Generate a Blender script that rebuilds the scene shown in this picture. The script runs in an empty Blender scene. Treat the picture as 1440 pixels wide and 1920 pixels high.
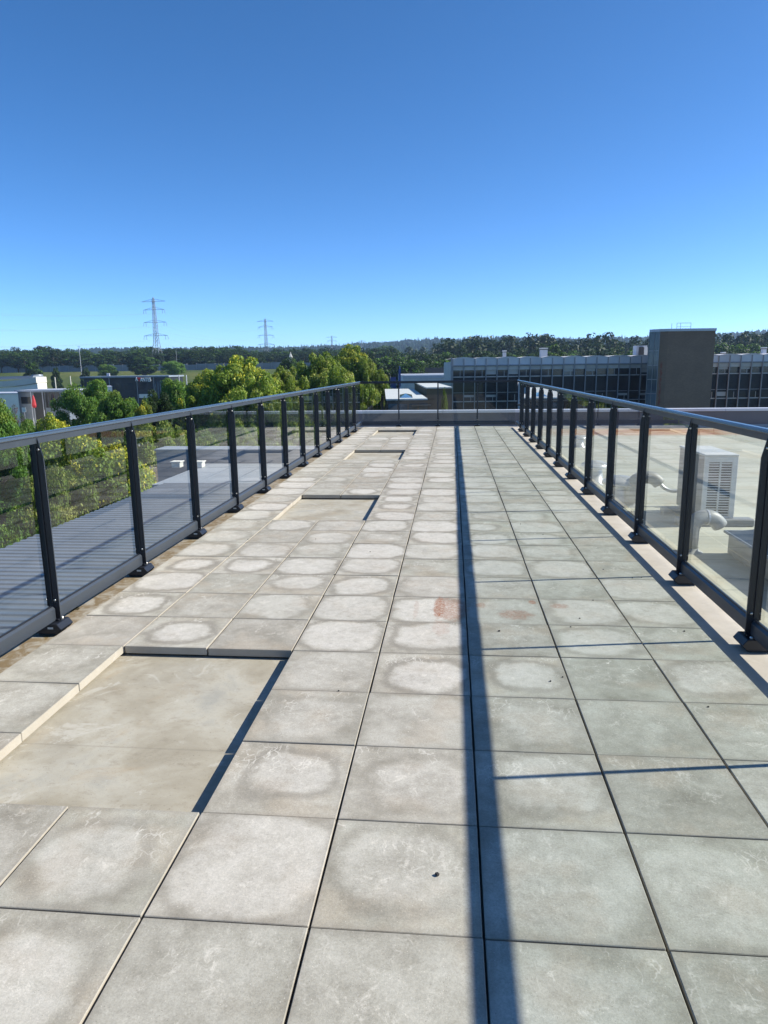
import bpy, math, random
import numpy as np
from mathutils import Vector, Matrix
random.seed(7); rng = np.random.default_rng(11)
S = bpy.context.scene; COL = S.collection

# ------------------------------------------------------------------ camera
F_PX = 1323.3; CAM = Vector((0.3999, -1.7213, 1.5743)); PITCH, YAW, ROLL = 0.2016, -0.0972, -0.0131
fw = Vector((math.sin(YAW)*math.cos(PITCH), math.cos(YAW)*math.cos(PITCH), -math.sin(PITCH)))
r0 = Vector((math.cos(YAW), -math.sin(YAW), 0)); u0 = r0.cross(fw)
rt = r0*math.cos(ROLL)+u0*math.sin(ROLL); up = -r0*math.sin(ROLL)+u0*math.cos(ROLL)
cd = bpy.data.cameras.new('camera'); cam = bpy.data.objects.new('camera', cd); COL.objects.link(cam)
m = Matrix.Identity(4)
for i in range(3): m[i][0] = rt[i]; m[i][1] = up[i]; m[i][2] = -fw[i]; m[i][3] = CAM[i]
cam.matrix_world = m
cd.sensor_fit = 'VERTICAL'; cd.sensor_height = 24; cd.lens = F_PX/1920*24; cd.clip_start = .05; cd.clip_end = 20000
S.camera = cam
S.render.resolution_x = 768; S.render.resolution_y = 1024

# ------------------------------------------------------------------ sky, sun, exposure
SUN_EL, SUN_AZ = math.radians(35.6), math.radians(9.0)      # azimuth from +X towards +Y
w = bpy.data.worlds.new('World'); S.world = w; w.use_nodes = True
nt = w.node_tree; bg = nt.nodes['Background']
sky = nt.nodes.new('ShaderNodeTexSky'); sky.sky_type = 'NISHITA'; sky.sun_disc = False
sky.sun_elevation = SUN_EL; sky.sun_rotation = math.radians(90)-SUN_AZ
sky.altitude = 0; sky.air_density = .38; sky.dust_density = 0.12; sky.ozone_density = 1.8
hs = nt.nodes.new('ShaderNodeHueSaturation'); hs.inputs['Saturation'].default_value = 1.25; hs.inputs['Hue'].default_value = .499; nt.links.new(sky.outputs[0], hs.inputs['Color'])
nt.links.new(hs.outputs[0], bg.inputs[0]); bg.inputs[1].default_value = 0.15
sd = Vector((math.cos(SUN_EL)*math.cos(SUN_AZ), math.cos(SUN_EL)*math.sin(SUN_AZ), math.sin(SUN_EL)))
sl = bpy.data.lights.new('sun', 'SUN'); sl.energy = 5.0; sl.angle = math.radians(0.53); sl.color = (1, .95, .86)
so = bpy.data.objects.new('sun', sl); COL.objects.link(so); so.rotation_euler = (-sd).to_track_quat('-Z', 'Y').to_euler()
so.location = (20, 5, 30)
S.view_settings.view_transform = 'Standard'; S.view_settings.look = 'None'
S.view_settings.exposure = 0.82; S.view_settings.gamma = 1; S.view_settings.use_curve_mapping = False

# ------------------------------------------------------------------ helpers
def ray(x, y):
    return fw + rt*((x-720)/F_PX) - up*((y-960)/F_PX)
def at_z(x, y, z):
    d = ray(x, y); return CAM + d*((z-CAM.z)/d.z)
def at_d(x, y, D):                        # point seen at a pixel, D metres ahead (horizontal depth)
    d = ray(x, y); fh = Vector((math.sin(YAW), math.cos(YAW), 0)); return CAM + d*(D/d.dot(fh))

class MB:
    def __init__(s): s.v = []; s.f = []; s.m = []
    def add(s, vs, fs, mi=0):
        o = len(s.v); s.v += [tuple(v) for v in vs]; s.f += [tuple(o+i for i in f) for f in fs]; s.m += [mi]*len(fs); return s
    def box(s, a, b, mi=0):
        x0, y0, z0 = a; x1, y1, z1 = b
        return s.add([(x0,y0,z0),(x1,y0,z0),(x1,y1,z0),(x0,y1,z0),(x0,y0,z1),(x1,y0,z1),(x1,y1,z1),(x0,y1,z1)],
                     [(0,3,2,1),(4,5,6,7),(0,1,5,4),(1,2,6,5),(2,3,7,6),(3,0,4,7)], mi)
    def prism(s, prof, a, b, axis='y', mi=0):   # prof: list of 2D points (counter-clockwise), extruded along axis
        n = len(prof)
        def P(p, t):
            return (p[0], t, p[1]) if axis == 'y' else ((t, p[0], p[1]) if axis == 'x' else (p[0], p[1], t))
        vs = [P(p, a) for p in prof]+[P(p, b) for p in prof]
        fs = [tuple(range(n)), tuple(range(2*n-1, n-1, -1))]+[(i, i+n, (i+1) % n+n, (i+1) % n) for i in range(n)]
        return s.add(vs, fs, mi)
    def tube(s, pts, rad, n=10, mi=0, cap=True):
        pts = [Vector(p) for p in pts]; rad = rad if isinstance(rad, (list, tuple)) else [rad]*len(pts)
        o = len(s.v); ref = None
        for i, p in enumerate(pts):
            t = (pts[min(i+1, len(pts)-1)]-pts[max(i-1, 0)]).normalized()
            if ref is None: ref = t.orthogonal().normalized()
            ref = (ref-t*ref.dot(t)).normalized(); b = t.cross(ref)
            for k in range(n):
                a = 2*math.pi*k/n; s.v.append(tuple(p+(ref*math.cos(a)+b*math.sin(a))*rad[i]))
        for i in range(len(pts)-1):
            for k in range(n):
                s.f.append((o+i*n+k, o+i*n+(k+1) % n, o+(i+1)*n+(k+1) % n, o+(i+1)*n+k)); s.m.append(mi)
        if cap:
            s.f.append(tuple(o+k for k in range(n))[::-1]); s.f.append(tuple(o+(len(pts)-1)*n+k for k in range(n))); s.m += [mi, mi]
        return s
    def lathe(s, prof, c=(0, 0, 0), n=20, mi=0):
        o = len(s.v)
        for r_, z in prof:
            for k in range(n):
                a = 2*math.pi*k/n; s.v.append((c[0]+r_*math.cos(a), c[1]+r_*math.sin(a), c[2]+z))
        for i in range(len(prof)-1):
            for k in range(n):
                s.f.append((o+i*n+k, o+i*n+(k+1) % n, o+(i+1)*n+(k+1) % n, o+(i+1)*n+k)); s.m.append(mi)
        return s
    def mesh(s, name, mats, smooth=False, bevel=0):
        me = bpy.data.meshes.new(name); me.from_pydata(s.v, [], s.f)
        for mt in (mats if isinstance(mats, (list, tuple)) else [mats]): me.materials.append(mt)
        me.polygons.foreach_set('material_index', s.m)
        if smooth: me.polygons.foreach_set('use_smooth', [True]*len(s.f))
        if bevel:
            import bmesh
            bm = bmesh.new(); bm.from_mesh(me)
            bmesh.ops.bevel(bm, geom=bm.edges[:], offset=bevel, segments=1, affect='EDGES'); bm.to_mesh(me); bm.free()
        me.update(); return me
    def build(s, name, mats, parent=None, **k):
        return link(name, s.mesh(name, mats, **k), parent)
def link(name, data, parent=None, loc=(0, 0, 0)):
    o = bpy.data.objects.new(name, data); COL.objects.link(o); o.location = loc
    if parent: o.parent = parent
    return o
def tag(o, label=None, cat=None, group=None, kind=None):
    if label: o['label'] = label
    if cat: o['category'] = cat
    if group: o['group'] = group
    if kind: o['kind'] = kind
    return o
def thing(name, label, cat, loc=(0, 0, 0), rz=0, group=None):
    o = bpy.data.objects.new(name, None); COL.objects.link(o); o.location = loc; o.rotation_euler = (0, 0, rz)
    o.empty_display_size = .1
    return tag(o, label, cat, group)
def smooth_obj(o):
    o.data.polygons.foreach_set('use_smooth', [True]*len(o.data.polygons)); return o

# ------------------------------------------------------------------ materials
class NT:
    def __init__(s, name):
        s.mat = bpy.data.materials.new(name); s.mat.use_nodes = True; s.t = s.mat.node_tree
        s.b = s.t.nodes['Principled BSDF']; s.out = s.t.nodes['Material Output']
    def n(s, typ, ins=None, **props):
        nd = s.t.nodes.new(typ)
        for k, v in props.items(): setattr(nd, k, v)
        for k, v in (ins or {}).items():
            if hasattr(v, 'is_output') : s.t.links.new(v, nd.inputs[k])
            else: nd.inputs[k].default_value = v
        return nd
    def l(s, a, b): s.t.links.new(a, b)
    def noise(s, vec, scale, detail=4, rough=.55, dist=0, out='Fac'):
        return s.n('ShaderNodeTexNoise', {'Vector': vec, 'Scale': scale, 'Detail': detail, 'Roughness': rough, 'Distortion': dist}).outputs[out]
    def ramp(s, fac, stops):
        r = s.n('ShaderNodeValToRGB', {'Fac': fac}); e = r.color_ramp.elements
        while len(e) < len(stops): e.new(.5)
        for i, (p, c) in enumerate(stops): e[i].position = p; e[i].color = (*c, 1) if len(c) == 3 else c
        return r.outputs[0]
    def mr(s, v, a, b, c=0, d=1, smooth=True):
        return s.n('ShaderNodeMapRange', {'Value': v, 'From Min': a, 'From Max': b, 'To Min': c, 'To Max': d},
                   interpolation_type='SMOOTHSTEP' if smooth else 'LINEAR').outputs[0]
    def math(s, op, a, b=0, c=0, clamp=False):
        nd = s.t.nodes.new('ShaderNodeMath'); nd.operation = op; nd.use_clamp = clamp
        for i, v in enumerate((a, b, c)):
            if hasattr(v, 'is_output'): s.l(v, nd.inputs[i])
            else: nd.inputs[i].default_value = v
        return nd.outputs[0]
    def vmath(s, op, a, b=(0, 0, 0)):
        nd = s.t.nodes.new('ShaderNodeVectorMath'); nd.operation = op
        for i, v in enumerate((a, b)):
            if hasattr(v, 'is_output'): s.l(v, nd.inputs[i])
            else: nd.inputs[i].default_value = v
        return nd.outputs[0]
    def mix(s, fac, a, b, blend='MIX'):
        nd = s.t.nodes.new('ShaderNodeMix'); nd.data_type = 'RGBA'; nd.blend_type = blend
        for k, v in ((0, fac), (6, a), (7, b)):
            if hasattr(v, 'is_output'): s.l(v, nd.inputs[k])
            else: nd.inputs[k].default_value = v if k == 0 else (*v, 1)
        return nd.outputs[2]
    def scalevec(s, vec, sc):
        return s.n('ShaderNodeMapping', {'Vector': vec, 'Scale': sc}).outputs[0]
    def bump(s, h, strength=.3, dist=.01):
        b = s.n('ShaderNodeBump', {'Height': h, 'Strength': strength, 'Distance': dist}); s.l(b.outputs[0], s.b.inputs['Normal'])
    @property
    def obj(s): return s.n('ShaderNodeTexCoord').outputs['Object']
    @property
    def pos(s): return s.n('ShaderNodeNewGeometry').outputs['Position']
    @property
    def rand(s): return s.n('ShaderNodeObjectInfo').outputs['Random']
    def sep(s, v): return s.n('ShaderNodeSeparateXYZ', {0: v}).outputs

def simple(name, col, rough=.6, metal=0, var=.12, scale=3, spec=.5, rnd=0, grain=0):
    t = NT(name); p = t.pos
    n = t.noise(p, scale, 5, .6)
    v = t.mr(n, .25, .75, 1-var, 1+var, False)
    if rnd: v = t.math('MULTIPLY', v, t.mr(t.rand, 0, 1, 1-rnd, 1+rnd, False))
    c = t.mix(1, col, t.n('ShaderNodeCombineColor', {0: v, 1: v, 2: v}).outputs[0], 'MULTIPLY')
    t.l(c, t.b.inputs['Base Color']); t.b.inputs['Roughness'].default_value = rough; t.b.inputs['Metallic'].default_value = metal
    t.b.inputs['Specular IOR Level'].default_value = spec
    if grain: t.bump(t.noise(p, grain, 4), .25, .004)
    return t.mat

def mat_slab():
    t = NT('concrete_slab'); o = t.obj; p = t.pos
    rnd = t.rand; inf = t.n('ShaderNodeNewGeometry')
    off = t.n('ShaderNodeCombineXYZ', {0: t.math('MULTIPLY', rnd, 37.), 1: t.math('MULTIPLY', rnd, 91.), 2: t.math('MULTIPLY', rnd, 13.)}).outputs[0]
    q = t.vmath('ADD', o, off)
    r2 = t.math('FRACT', t.math('MULTIPLY', rnd, 17.3)); r3 = t.math('FRACT', t.math('MULTIPLY', rnd, 53.7)); r4 = t.math('FRACT', t.math('MULTIPLY', rnd, 131.9))
    # base tone, warm grey to green grey, partly per slab
    base = t.ramp(t.noise(q, 5, 6, .65), [(.3, (.240, .216, .174)), (.45, (.318, .291, .243)), (.55, (.368, .339, .288)), (.7, (.42, .39, .338))])
    px, py, pz = t.sep(p)
    gside = t.math('ADD', t.mr(px, -.5, 1.6, .15, .6), t.math('MULTIPLY', r2, .4), clamp=True)  # greener to the right: tint of light through the glass painted in
    base = t.mix(gside, base, t.mix(1, base, (.90, .98, .945), 'MULTIPLY'))
    bri = t.mr(r3, 0, 1, .9, 1.1, False)
    base = t.mix(1, base, t.n('ShaderNodeCombineColor', {0: bri, 1: bri, 2: bri}).outputs[0], 'MULTIPLY')
    # brown blotches
    br = t.math('MULTIPLY', t.mr(t.noise(q, 3.6, 4, .55), .48, .68), .34)
    base = t.mix(br, base, (.34, .275, .195))
    # pale bloom in the middle of the slab: superellipse distance with noise
    ox, oy, oz = t.sep(o)
    dn = t.math('MULTIPLY', t.math('SUBTRACT', t.noise(q, 3.6, 5, .6, .3), .5), .22)
    cx = t.math('MULTIPLY', t.math('SUBTRACT', r2, .5), .08); cy = t.math('MULTIPLY', t.math('SUBTRACT', t.math('FRACT', t.math('MULTIPLY', rnd, 71.3)), .5), .07)
    ax = t.math('POWER', t.math('ABSOLUTE', t.math('ADD', ox, cx)), 2.8); ay = t.math('POWER', t.math('ABSOLUTE', t.math('ADD', oy, cy)), 2.8)
    dd = t.math('ADD', t.math('POWER', t.math('ADD', ax, ay), 1/2.8), dn)
    dr = t.math('ADD', dd, t.math('MULTIPLY', t.math('SUBTRACT', r4, .35), .11)); patch = t.mr(dr, .235, .170)
    ring = t.math('MULTIPLY', t.mr(dr, .19, .235), t.mr(dr, .29, .24))
    # how strongly a slab shows it: strong mid terrace left of centre, weak near
    far = t.mr(py, .2, 2.0, .62, 1.0); left = t.mr(px, .4, 1.0, 1, .62)
    st = t.math('MULTIPLY', t.math('MULTIPLY', far, left), t.mr(r3, .05, .7, .08, 1.0, False))
    fine = t.mr(t.noise(q, 14, 6, .7), .25, .7, .45, 1)
    base = t.mix(t.math('MULTIPLY', t.math('MULTIPLY', ring, st), .7), base, (.20, .182, .15))
    base = t.mix(t.math('MULTIPLY', t.math('MULTIPLY', patch, st), t.math('MULTIPLY', fine, .72)), base, (.50, .475, .43))
    # white branching runs (efflorescence), running lengthwise
    wq = t.vmath('ADD', t.scalevec(q, (1, .28, 1)), t.vmath('SCALE', t.n('ShaderNodeTexNoise', {'Vector': q, 'Scale': 9., 'Detail': 3.}).outputs['Color']))
    wn = t.t.nodes.new('ShaderNodeVectorMath'); wn.operation = 'SCALE'; t.l(t.n('ShaderNodeTexNoise', {'Vector': q, 'Scale': 7., 'Detail': 4.}).outputs['Color'], wn.inputs[0]); wn.inputs['Scale'].default_value = .16
    wq = t.vmath('ADD', t.scalevec(q, (1, .33, 1)), wn.outputs[0])
    ve = t.n('ShaderNodeTexVoronoi', {'Vector': wq, 'Scale': 24.}, feature='DISTANCE_TO_EDGE').outputs['Distance']
    vein = t.mr(ve, .075, .01)
    vm = t.math('MULTIPLY', t.mr(t.noise(q, 8, 4, .7), .46, .7), t.mr(oy, -.12, .16, .12, 1))
    vein = t.math('MULTIPLY', t.math('MULTIPLY', vein, vm), t.mr(r4, 0, 1, .35, .85, False))
    base = t.mix(t.math('MULTIPLY', vein, 1.0), base, (.60, .57, .50))
    cl = t.math('MULTIPLY', t.mr(t.noise(q, 13, 9, .82, .5), .53, .64), t.mr(dd, .2, .05, 0, .55))
    base = t.mix(cl, base, (.58, .55, .48))
    # aggregate speckle
    sp = t.n('ShaderNodeTexVoronoi', {'Vector': q, 'Scale': 120.}); spd = t.mr(sp.outputs['Distance'], .22, .1)
    spr = t.sep(sp.outputs['Color'])[0]
    base = t.mix(t.math('MULTIPLY', spd, t.mr(spr, .78, .9, 0, .55)), base, (.66, .61, .52))
    base = t.mix(t.math('MULTIPLY', spd, t.mr(spr, .14, .05, 0, .6)), base, (.13, .12, .10))
    gr = t.math('MULTIPLY', t.mr(t.noise(q, 150, 4, .8), .25, .75, .76, 1.24, False), t.mr(t.noise(q, 28, 5, .7), .3, .7, .93, 1.07, False))
    base = t.mix(1, base, t.n('ShaderNodeCombineColor', {0: gr, 1: gr, 2: gr}).outputs[0], 'MULTIPLY')
    # darker damp rim
    ed = t.math('MAXIMUM', t.math('ABSOLUTE', ox), t.math('ABSOLUTE', oy))
    base = t.mix(t.math('MULTIPLY', t.mr(ed, .215, .248), .3), base, (.20, .18, .15))
    # rust stain at one place of the terrace (world position)
    def blob(x, y, rx, ry, soft=.4):
        a = t.math('POWER', t.math('DIVIDE', t.math('SUBTRACT', px, x), rx), 2.); b = t.math('POWER', t.math('DIVIDE', t.math('SUBTRACT', py, y), ry), 2.)
        return t.mr(t.math('ADD', t.math('ADD', a, b), t.math('MULTIPLY', t.math('SUBTRACT', t.noise(p, 16, 5, .7), .5), 2.2)), 1.1, soft)
    rust = t.math('MAXIMUM', t.math('MULTIPLY', blob(.40, 2.76, .13, .24), .65), t.math('MULTIPLY', blob(.325, 2.78, .045, .24), 1.))
    rust = t.math('MAXIMUM', rust, t.math('MULTIPLY', blob(.34, 2.42, .06, .16), .3))
    rust = t.math('MAXIMUM', rust, t.math('MULTIPLY', blob(.17, 2.75, .02, .2), .25))
    rust = t.math('MAXIMUM', rust, t.math('MULTIPLY', blob(.82, 2.68, .13, .10, .2), .6))
    rust = t.math('MAXIMUM', rust, t.math('MULTIPLY', blob(.95, 2.93, .03, .05, .2), .9))
    rust = t.math('MAXIMUM', rust, t.math('MULTIPLY', blob(.60, 2.85, .04, .06, .2), .6))
    rust = t.math('MAXIMUM', rust, t.math('MULTIPLY', blob(1.12, 2.86, .07, .06, .2), .6))
    base = t.mix(t.math('MULTIPLY', rust, t.mr(t.noise(p, 60, 5, .8), .38, .6, .25, 1)), base, (.25, .10, .045))
    # sides coloured paler, standing in for sunlight on the slab edges
    side = t.mr(t.math('ABSOLUTE', t.sep(inf.outputs['Normal'])[2]), .5, .2)
    base = t.mix(t.math('MULTIPLY', side, .6), base, (.40, .36, .29))
    t.l(base, t.b.inputs['Base Color']); t.b.inputs['Roughness'].default_value = .82; t.b.inputs['Specular IOR Level'].default_value = .35
    h = t.math('ADD', t.math('MULTIPLY', t.noise(q, 90, 5, .75), 1), t.math('MULTIPLY', spd, .4))
    t.bump(h, .35, .0022)
    return t.mat

def mat_membrane():
    t = NT('roofing_membrane_terrace'); p = t.pos; px, py, pz = t.sep(p)
    n = t.noise(p, 2.2, 7, .62, .4)
    c = t.ramp(n, [(.32, (.25, .22, .16)), (.46, (.33, .30, .23)), (.56, (.39, .365, .295)), (.68, (.31, .30, .255))])
    c = t.mix(t.mr(t.noise(p, 4.2, 6, .7, .8), .52, .74, 0, .45), c, (.34, .26, .16)); c = t.mix(t.mr(t.noise(p, 1.7, 5, .6, .5), .45, .68, 0, .4), c, (.27, .255, .21))
    sm_ = t.mr(t.math('ABSOLUTE', t.math('SUBTRACT', t.math('FRACT', t.math('DIVIDE', t.math('ADD', py, .95), 2.02)), .97)), .004, .001); c = t.mix(t.math('MULTIPLY', sm_, .25), c, (.15, .13, .10))
    c = t.mix(t.mr(t.noise(t.scalevec(p, (1, 1.6, 1)), 11, 8, .8), .52, .7, 0, .55), c, (.20, .165, .115)); c = t.mix(t.mr(t.noise(p, 70, 3, .8), .60, .72, 0, .6), c, (.13, .10, .07)); c = t.mix(t.mr(t.noise(p, 3.1, 9, .75, 1.4), .55, .63, 0, .45), c, (.50, .48, .42))
    # algae and dirt on the left strip
    al = t.math('MULTIPLY', t.mr(px, -1.98, -2.06), t.mr(t.noise(p, 9, 6, .7, 1.), .36, .6, .2, .95))
    c = t.mix(al, c, (.17, .115, .045))
    # pinkish clean strip on the right
    c = t.mix(t.mr(px, 1.85, 1.95, 0, .7), c, t.ramp(t.noise(p, 4, 5, .6), [(.3, (.40, .36, .29)), (.5, (.47, .425, .35)), (.7, (.52, .475, .40))]))
    t.l(c, t.b.inputs['Base Color']); t.b.inputs['Roughness'].default_value = .7
    t.bump(t.noise(p, 60, 5, .7), .2, .003)
    return t.mat

def mat_flatroof():
    t = NT('pale_roofing_membrane'); p = t.pos; px, py, pz = t.sep(p)
    n = t.noise(t.scalevec(p, (.6, 1.3, 1)), 1.1, 7, .62, .3)
    c = t.ramp(n, [(.3, (.36, .355, .28)), (.5, (.445, .44, .355)), (.7, (.51, .505, .42))])
    c = t.mix(t.mr(t.noise(p, .5, 6, .65, .6), .48, .66, 0, .65), c, (.42, .36, .25)); c = t.mix(t.mr(t.noise(p, 1.7, 7, .75, .8), .55, .68, 0, .45), c, (.27, .25, .20))
    # sediment left where water ponded
    e = t.math('MULTIPLY', t.mr(t.math('ABSOLUTE', t.math('SUBTRACT', py, 20.6)), 1.5, .5), t.mr(px, 2.6, 4.2)); e = t.math('MULTIPLY', e, t.mr(px, 9.6, 7.6))
    st = t.noise(t.scalevec(p, (.5, 2.2, 1)), 2.2, 7, .7, 1.2)
    c = t.mix(t.math('MULTIPLY', e, t.mr(st, .28, .46)), c, (.48, .27, .12))
    c = t.mix(t.math('MULTIPLY', e, t.mr(st, .46, .56)), c, (.30, .085, .035))
    # lapped seams across the roof every 1.05 m
    s_ = t.math('ABSOLUTE', t.math('SUBTRACT', t.math('FRACT', t.math('DIVIDE', t.math('ADD', py, t.math('MULTIPLY', t.noise(p, .8, 2), .04)), 1.05)), .5))
    seam = t.mr(s_, .012, .004)
    c = t.mix(t.math('MULTIPLY', seam, .6), c, (.13, .13, .11))
    s2 = t.math('ABSOLUTE', t.math('SUBTRACT', t.math('FRACT', t.math('DIVIDE', px, 4.7)), .5)); seam2 = t.mr(s2, .004, .001)
    c = t.mix(t.math('MULTIPLY', seam2, .4), c, (.16, .16, .14))
    t.l(c, t.b.inputs['Base Color']); t.b.inputs['Roughness'].default_value = .65
    t.bump(t.math('SUBTRACT', t.noise(p, 25, 5, .6), t.math('MULTIPLY', seam, 1.)), .25, .006)
    return t.mat

def mat_glass():
    t = NT('railing_glass'); t.t.nodes.remove(t.b)
    fr = t.n('ShaderNodeFresnel', {'IOR': 1.52}).outputs[0]; bf = t.n('ShaderNodeNewGeometry').outputs['Backfacing']
    fac = t.math('MULTIPLY', t.math('MULTIPLY', fr, t.mr(fr, .05, .30, 1.05, 1.6)), t.math('SUBTRACT', 1., bf), clamp=True)
    tr = t.n('ShaderNodeBsdfTransparent'); t.l(t.mix(bf, (.84, .885, .86), (1, 1, 1)), tr.inputs[0])
    gl = t.n('ShaderNodeBsdfGlossy', {'Roughness': 0.0}); gl.inputs[0].default_value = (.97, .98, 1, 1)
    mx = t.n('ShaderNodeMixShader', {0: fac, 1: tr.outputs[0], 2: gl.outputs[0]}); t.l(mx.outputs[0], t.out.inputs[0])
    return t.mat

def mat_window(name, col, rough=.06):
    t = NT(name); p = t.pos
    c = t.mix(t.mr(t.noise(p, .35, 4, .6), .4, .65), col, tuple(x*1.9+.01 for x in col))
    t.l(c, t.b.inputs['Base Color']); t.b.inputs['Roughness'].default_value = rough; t.b.inputs['Specular IOR Level'].default_value = .4
    return t.mat

def mat_leaf(name, cols, tr=.35, rnd=.2):
    t = NT(name); t.t.nodes.remove(t.b); o = t.obj
    c = t.ramp(t.noise(o, .9, 4, .7), [(.25+.5*i/(len(cols)-1), k) for i, k in enumerate(cols)])
    gi = t.n('ShaderNodeNewGeometry'); rp = gi.outputs['Random Per Island']
    v = t.math('MULTIPLY', t.mr(rp, 0, 1, .7, 1.35, False), t.mr(t.rand, 0, 1, 1-rnd, 1+rnd, False))
    c = t.mix(1, c, t.n('ShaderNodeCombineColor', {0: v, 1: v, 2: v}).outputs[0], 'MULTIPLY')
    d = t.n('ShaderNodeBsdfPrincipled', {'Base Color': c, 'Roughness': .55, 'Specular IOR Level': .25})
    tl = t.n('ShaderNodeBsdfTranslucent', {'Color': t.mix(1, c, (1.3, 1.25, .5), 'MULTIPLY')})
    mx = t.n('ShaderNodeMixShader', {0: tr, 1: d.outputs[0], 2: tl.outputs[0]}); t.l(mx.outputs[0], t.out.inputs[0])
    return t.mat

def mat_ground():
    t = NT('grassland'); p = t.pos
    c = t.ramp(t.noise(p, .03, 8, .65), [(.3, (.035, .06, .015)), (.5, (.075, .10, .028)), (.68, (.13, .135, .045)), (.8, (.10, .11, .05))])
    c = t.mix(t.mr(t.noise(p, .6, 6, .7), .4, .7, 0, .5), c, (.05, .07, .02))
    far = t.mr(t.sep(p)[1], 520, 700); c = t.mix(far, c, (.022, .040, .018))
    t.l(c, t.b.inputs['Base Color']); t.b.inputs['Roughness'].default_value = .95; t.b.inputs['Specular IOR Level'].default_value = .1
    return t.mat

M = dict(
    slab=mat_slab(), membrane=mat_membrane(), flatroof=mat_flatroof(), glass=mat_glass(), ground=mat_ground(),
    metal=simple('dark_coated_metal', (.006, .008, .013), .42, 0, .15, 6, .5),
    rail=simple('grey_coated_handrail', (.034, .042, .053), .36, 0, .1, 5, .6),
    railcap=simple('satin_cap_with_highlight', (.07, .088, .105), .24, .35, .08, 5, .7),  # paler than the beam: sky highlight along the top put into the colour
    steel=simple('stainless_bolt', (.62, .6, .56), .28, 1, .05, 20),
    rubber=simple('pedestal_rubber', (.06, .055, .05), .85, 0, .2, 20, .3),
    trim=simple('pale_edge_trim', (.62, .58, .50), .5, 0, .1, 3),
    corr=simple('corrugated_metal_sheet', (.245, .26, .285), .36, .4, .12, 1.2, .5),
    acwhite=simple('white_coated_steel', (.62, .62, .59), .45, 0, .06, 6),
    acdark=simple('dark_louvre_gap', (.05, .05, .05), .7),
    acside=simple('grey_coat_with_shade', (.21, .22, .225), .5, 0, .1, 6),  # grey, darkened to carry the shade on the air-conditioning unit's left side
    galv=simple('galvanised_duct', (.52, .53, .54), .32, .35, .15, 4),
    plastic=simple('grey_vent_plastic', (.27, .275, .265), .5, 0, .1, 4),
    parapet=simple('parapet_cladding', (.10, .10, .118), .7, 0, .12, .9),
    cap=simple('pale_metal_coping', (.47, .48, .53), .45, .1, .08, 1.5),
    concrete=simple('grey_concrete', (.30, .29, .27), .85, 0, .18, 2, .3, grain=20),
    darkglass=mat_window('dark_window_glass', (.014, .018, .024)),
    bluglass=mat_window('blue_window_glass', (.05, .075, .095)),
    fascia=simple('pale_fascia_panel', (.50, .52, .56), .6, 0, .1, .5, rnd=.1),
    fascia2=simple('lower_fascia_panel', (.45, .45, .45), .6, 0, .1, .5, rnd=.1),
    mullion=simple('grey_mullion', (.25, .26, .285), .5, 0, .1, 1),
    frame=simple('pale_window_frame', (.42, .42, .42), .5, 0, .05, 1),
    spandrel=simple('dark_spandrel', (.010, .012, .018), .45, 0, .3, .6, .3),
    shell=simple('white_roof_shell', (.52, .52, .53), .6, 0, .1, .4),
    white=simple('white_render', (.72, .70, .65), .7, 0, .06, .6),
    offwhite=simple('cream_render', (.55, .53, .47), .75, 0, .08, .6),
    black=simple('black_cladding', (.020, .022, .028), .45, 0, .2, .8),
    greyroof=simple('grey_roof_sheet', (.30, .33, .38), .6, 0, .12, .3),
    roofwhite=simple('white_roof_sheet', (.60, .60, .60), .6, 0, .05, .3),
    darkroof=simple('blue_grey_roof_sheet', (.20, .24, .29), .55, 0, .1, .3),
    red=simple('red_fabric', (.36, .016, .022), .6), redpaint=simple('red_lettering', (.6, .03, .03), .6), letter=simple('white_lettering', (.8, .8, .8), .6),
    blue=simple('blue_banner_cloth', (.03, .07, .24), .6), lilac=simple('lilac_banner_cloth', (.10, .10, .26), .6),
    pylon=simple('galvanised_lattice', (.26, .28, .30), .55, .3, .05, 1), cable=simple('aluminium_cable', (.30, .31, .33), .5, .4),
    bark=simple('bark', (.085, .065, .045), .9, 0, .35, 4, .2), asphalt=simple('asphalt', (.055, .055, .058), .9, 0, .15, .5, .2),
    wall_barrier=simple('grey_noise_barrier', (.20, .21, .22), .8, 0, .3, .12), pebble=simple('dark_grit', (.03, .028, .026), .8),
    moss=simple('dried_moss', (.07, .06, .025), .95, 0, .4, 60), turret=simple('grey_metal_cladding', (.17, .20, .24), .45, .2, .2, .7),
)
def mat_brick(name, a, b, mortar, sc):
    t = NT(name); o = t.obj
    x, y, z = t.sep(o); v = t.n('ShaderNodeCombineXYZ', {0: t.math('ADD', x, y), 1: z, 2: 0}).outputs[0]
    bt = t.n('ShaderNodeTexBrick', {'Vector': v, 'Scale': sc, 'Mortar Size': .012, 'Color1': (*a, 1), 'Color2': (*b, 1), 'Mortar': (*mortar, 1)})
    c = t.mix(t.mr(t.noise(o, .5, 5), .35, .7, 0, .35), bt.outputs['Color'], tuple(k*.7 for k in a))
    return t, c, (x, y, z), o
t, c, (x_, y_, z_), o_ = mat_brick('dark_brick', (.075, .058, .048), (.10, .08, .066), (.06, .055, .05), 2.2)
t.l(c, t.b.inputs['Base Color']); t.b.inputs['Roughness'].default_value = .85; M['brickdark'] = t.mat
t, c, (x_, y_, z_), o_ = mat_brick('brown_tower_brick', (.19, .125, .088), (.22, .145, .104), (.15, .108, .082), 2.2)
st = t.math('MULTIPLY', t.mr(t.math('ABSOLUTE', t.math('SUBTRACT', x_, t.math('ADD', 1.22, t.math('MULTIPLY', t.noise(o_, 1.2, 4), .25)))), .2, .03), t.mr(z_, 2.2, 1.2))
st = t.math('MULTIPLY', st, t.mr(t.noise(o_, 1.6, 5, .7), .35, .55))
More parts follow.
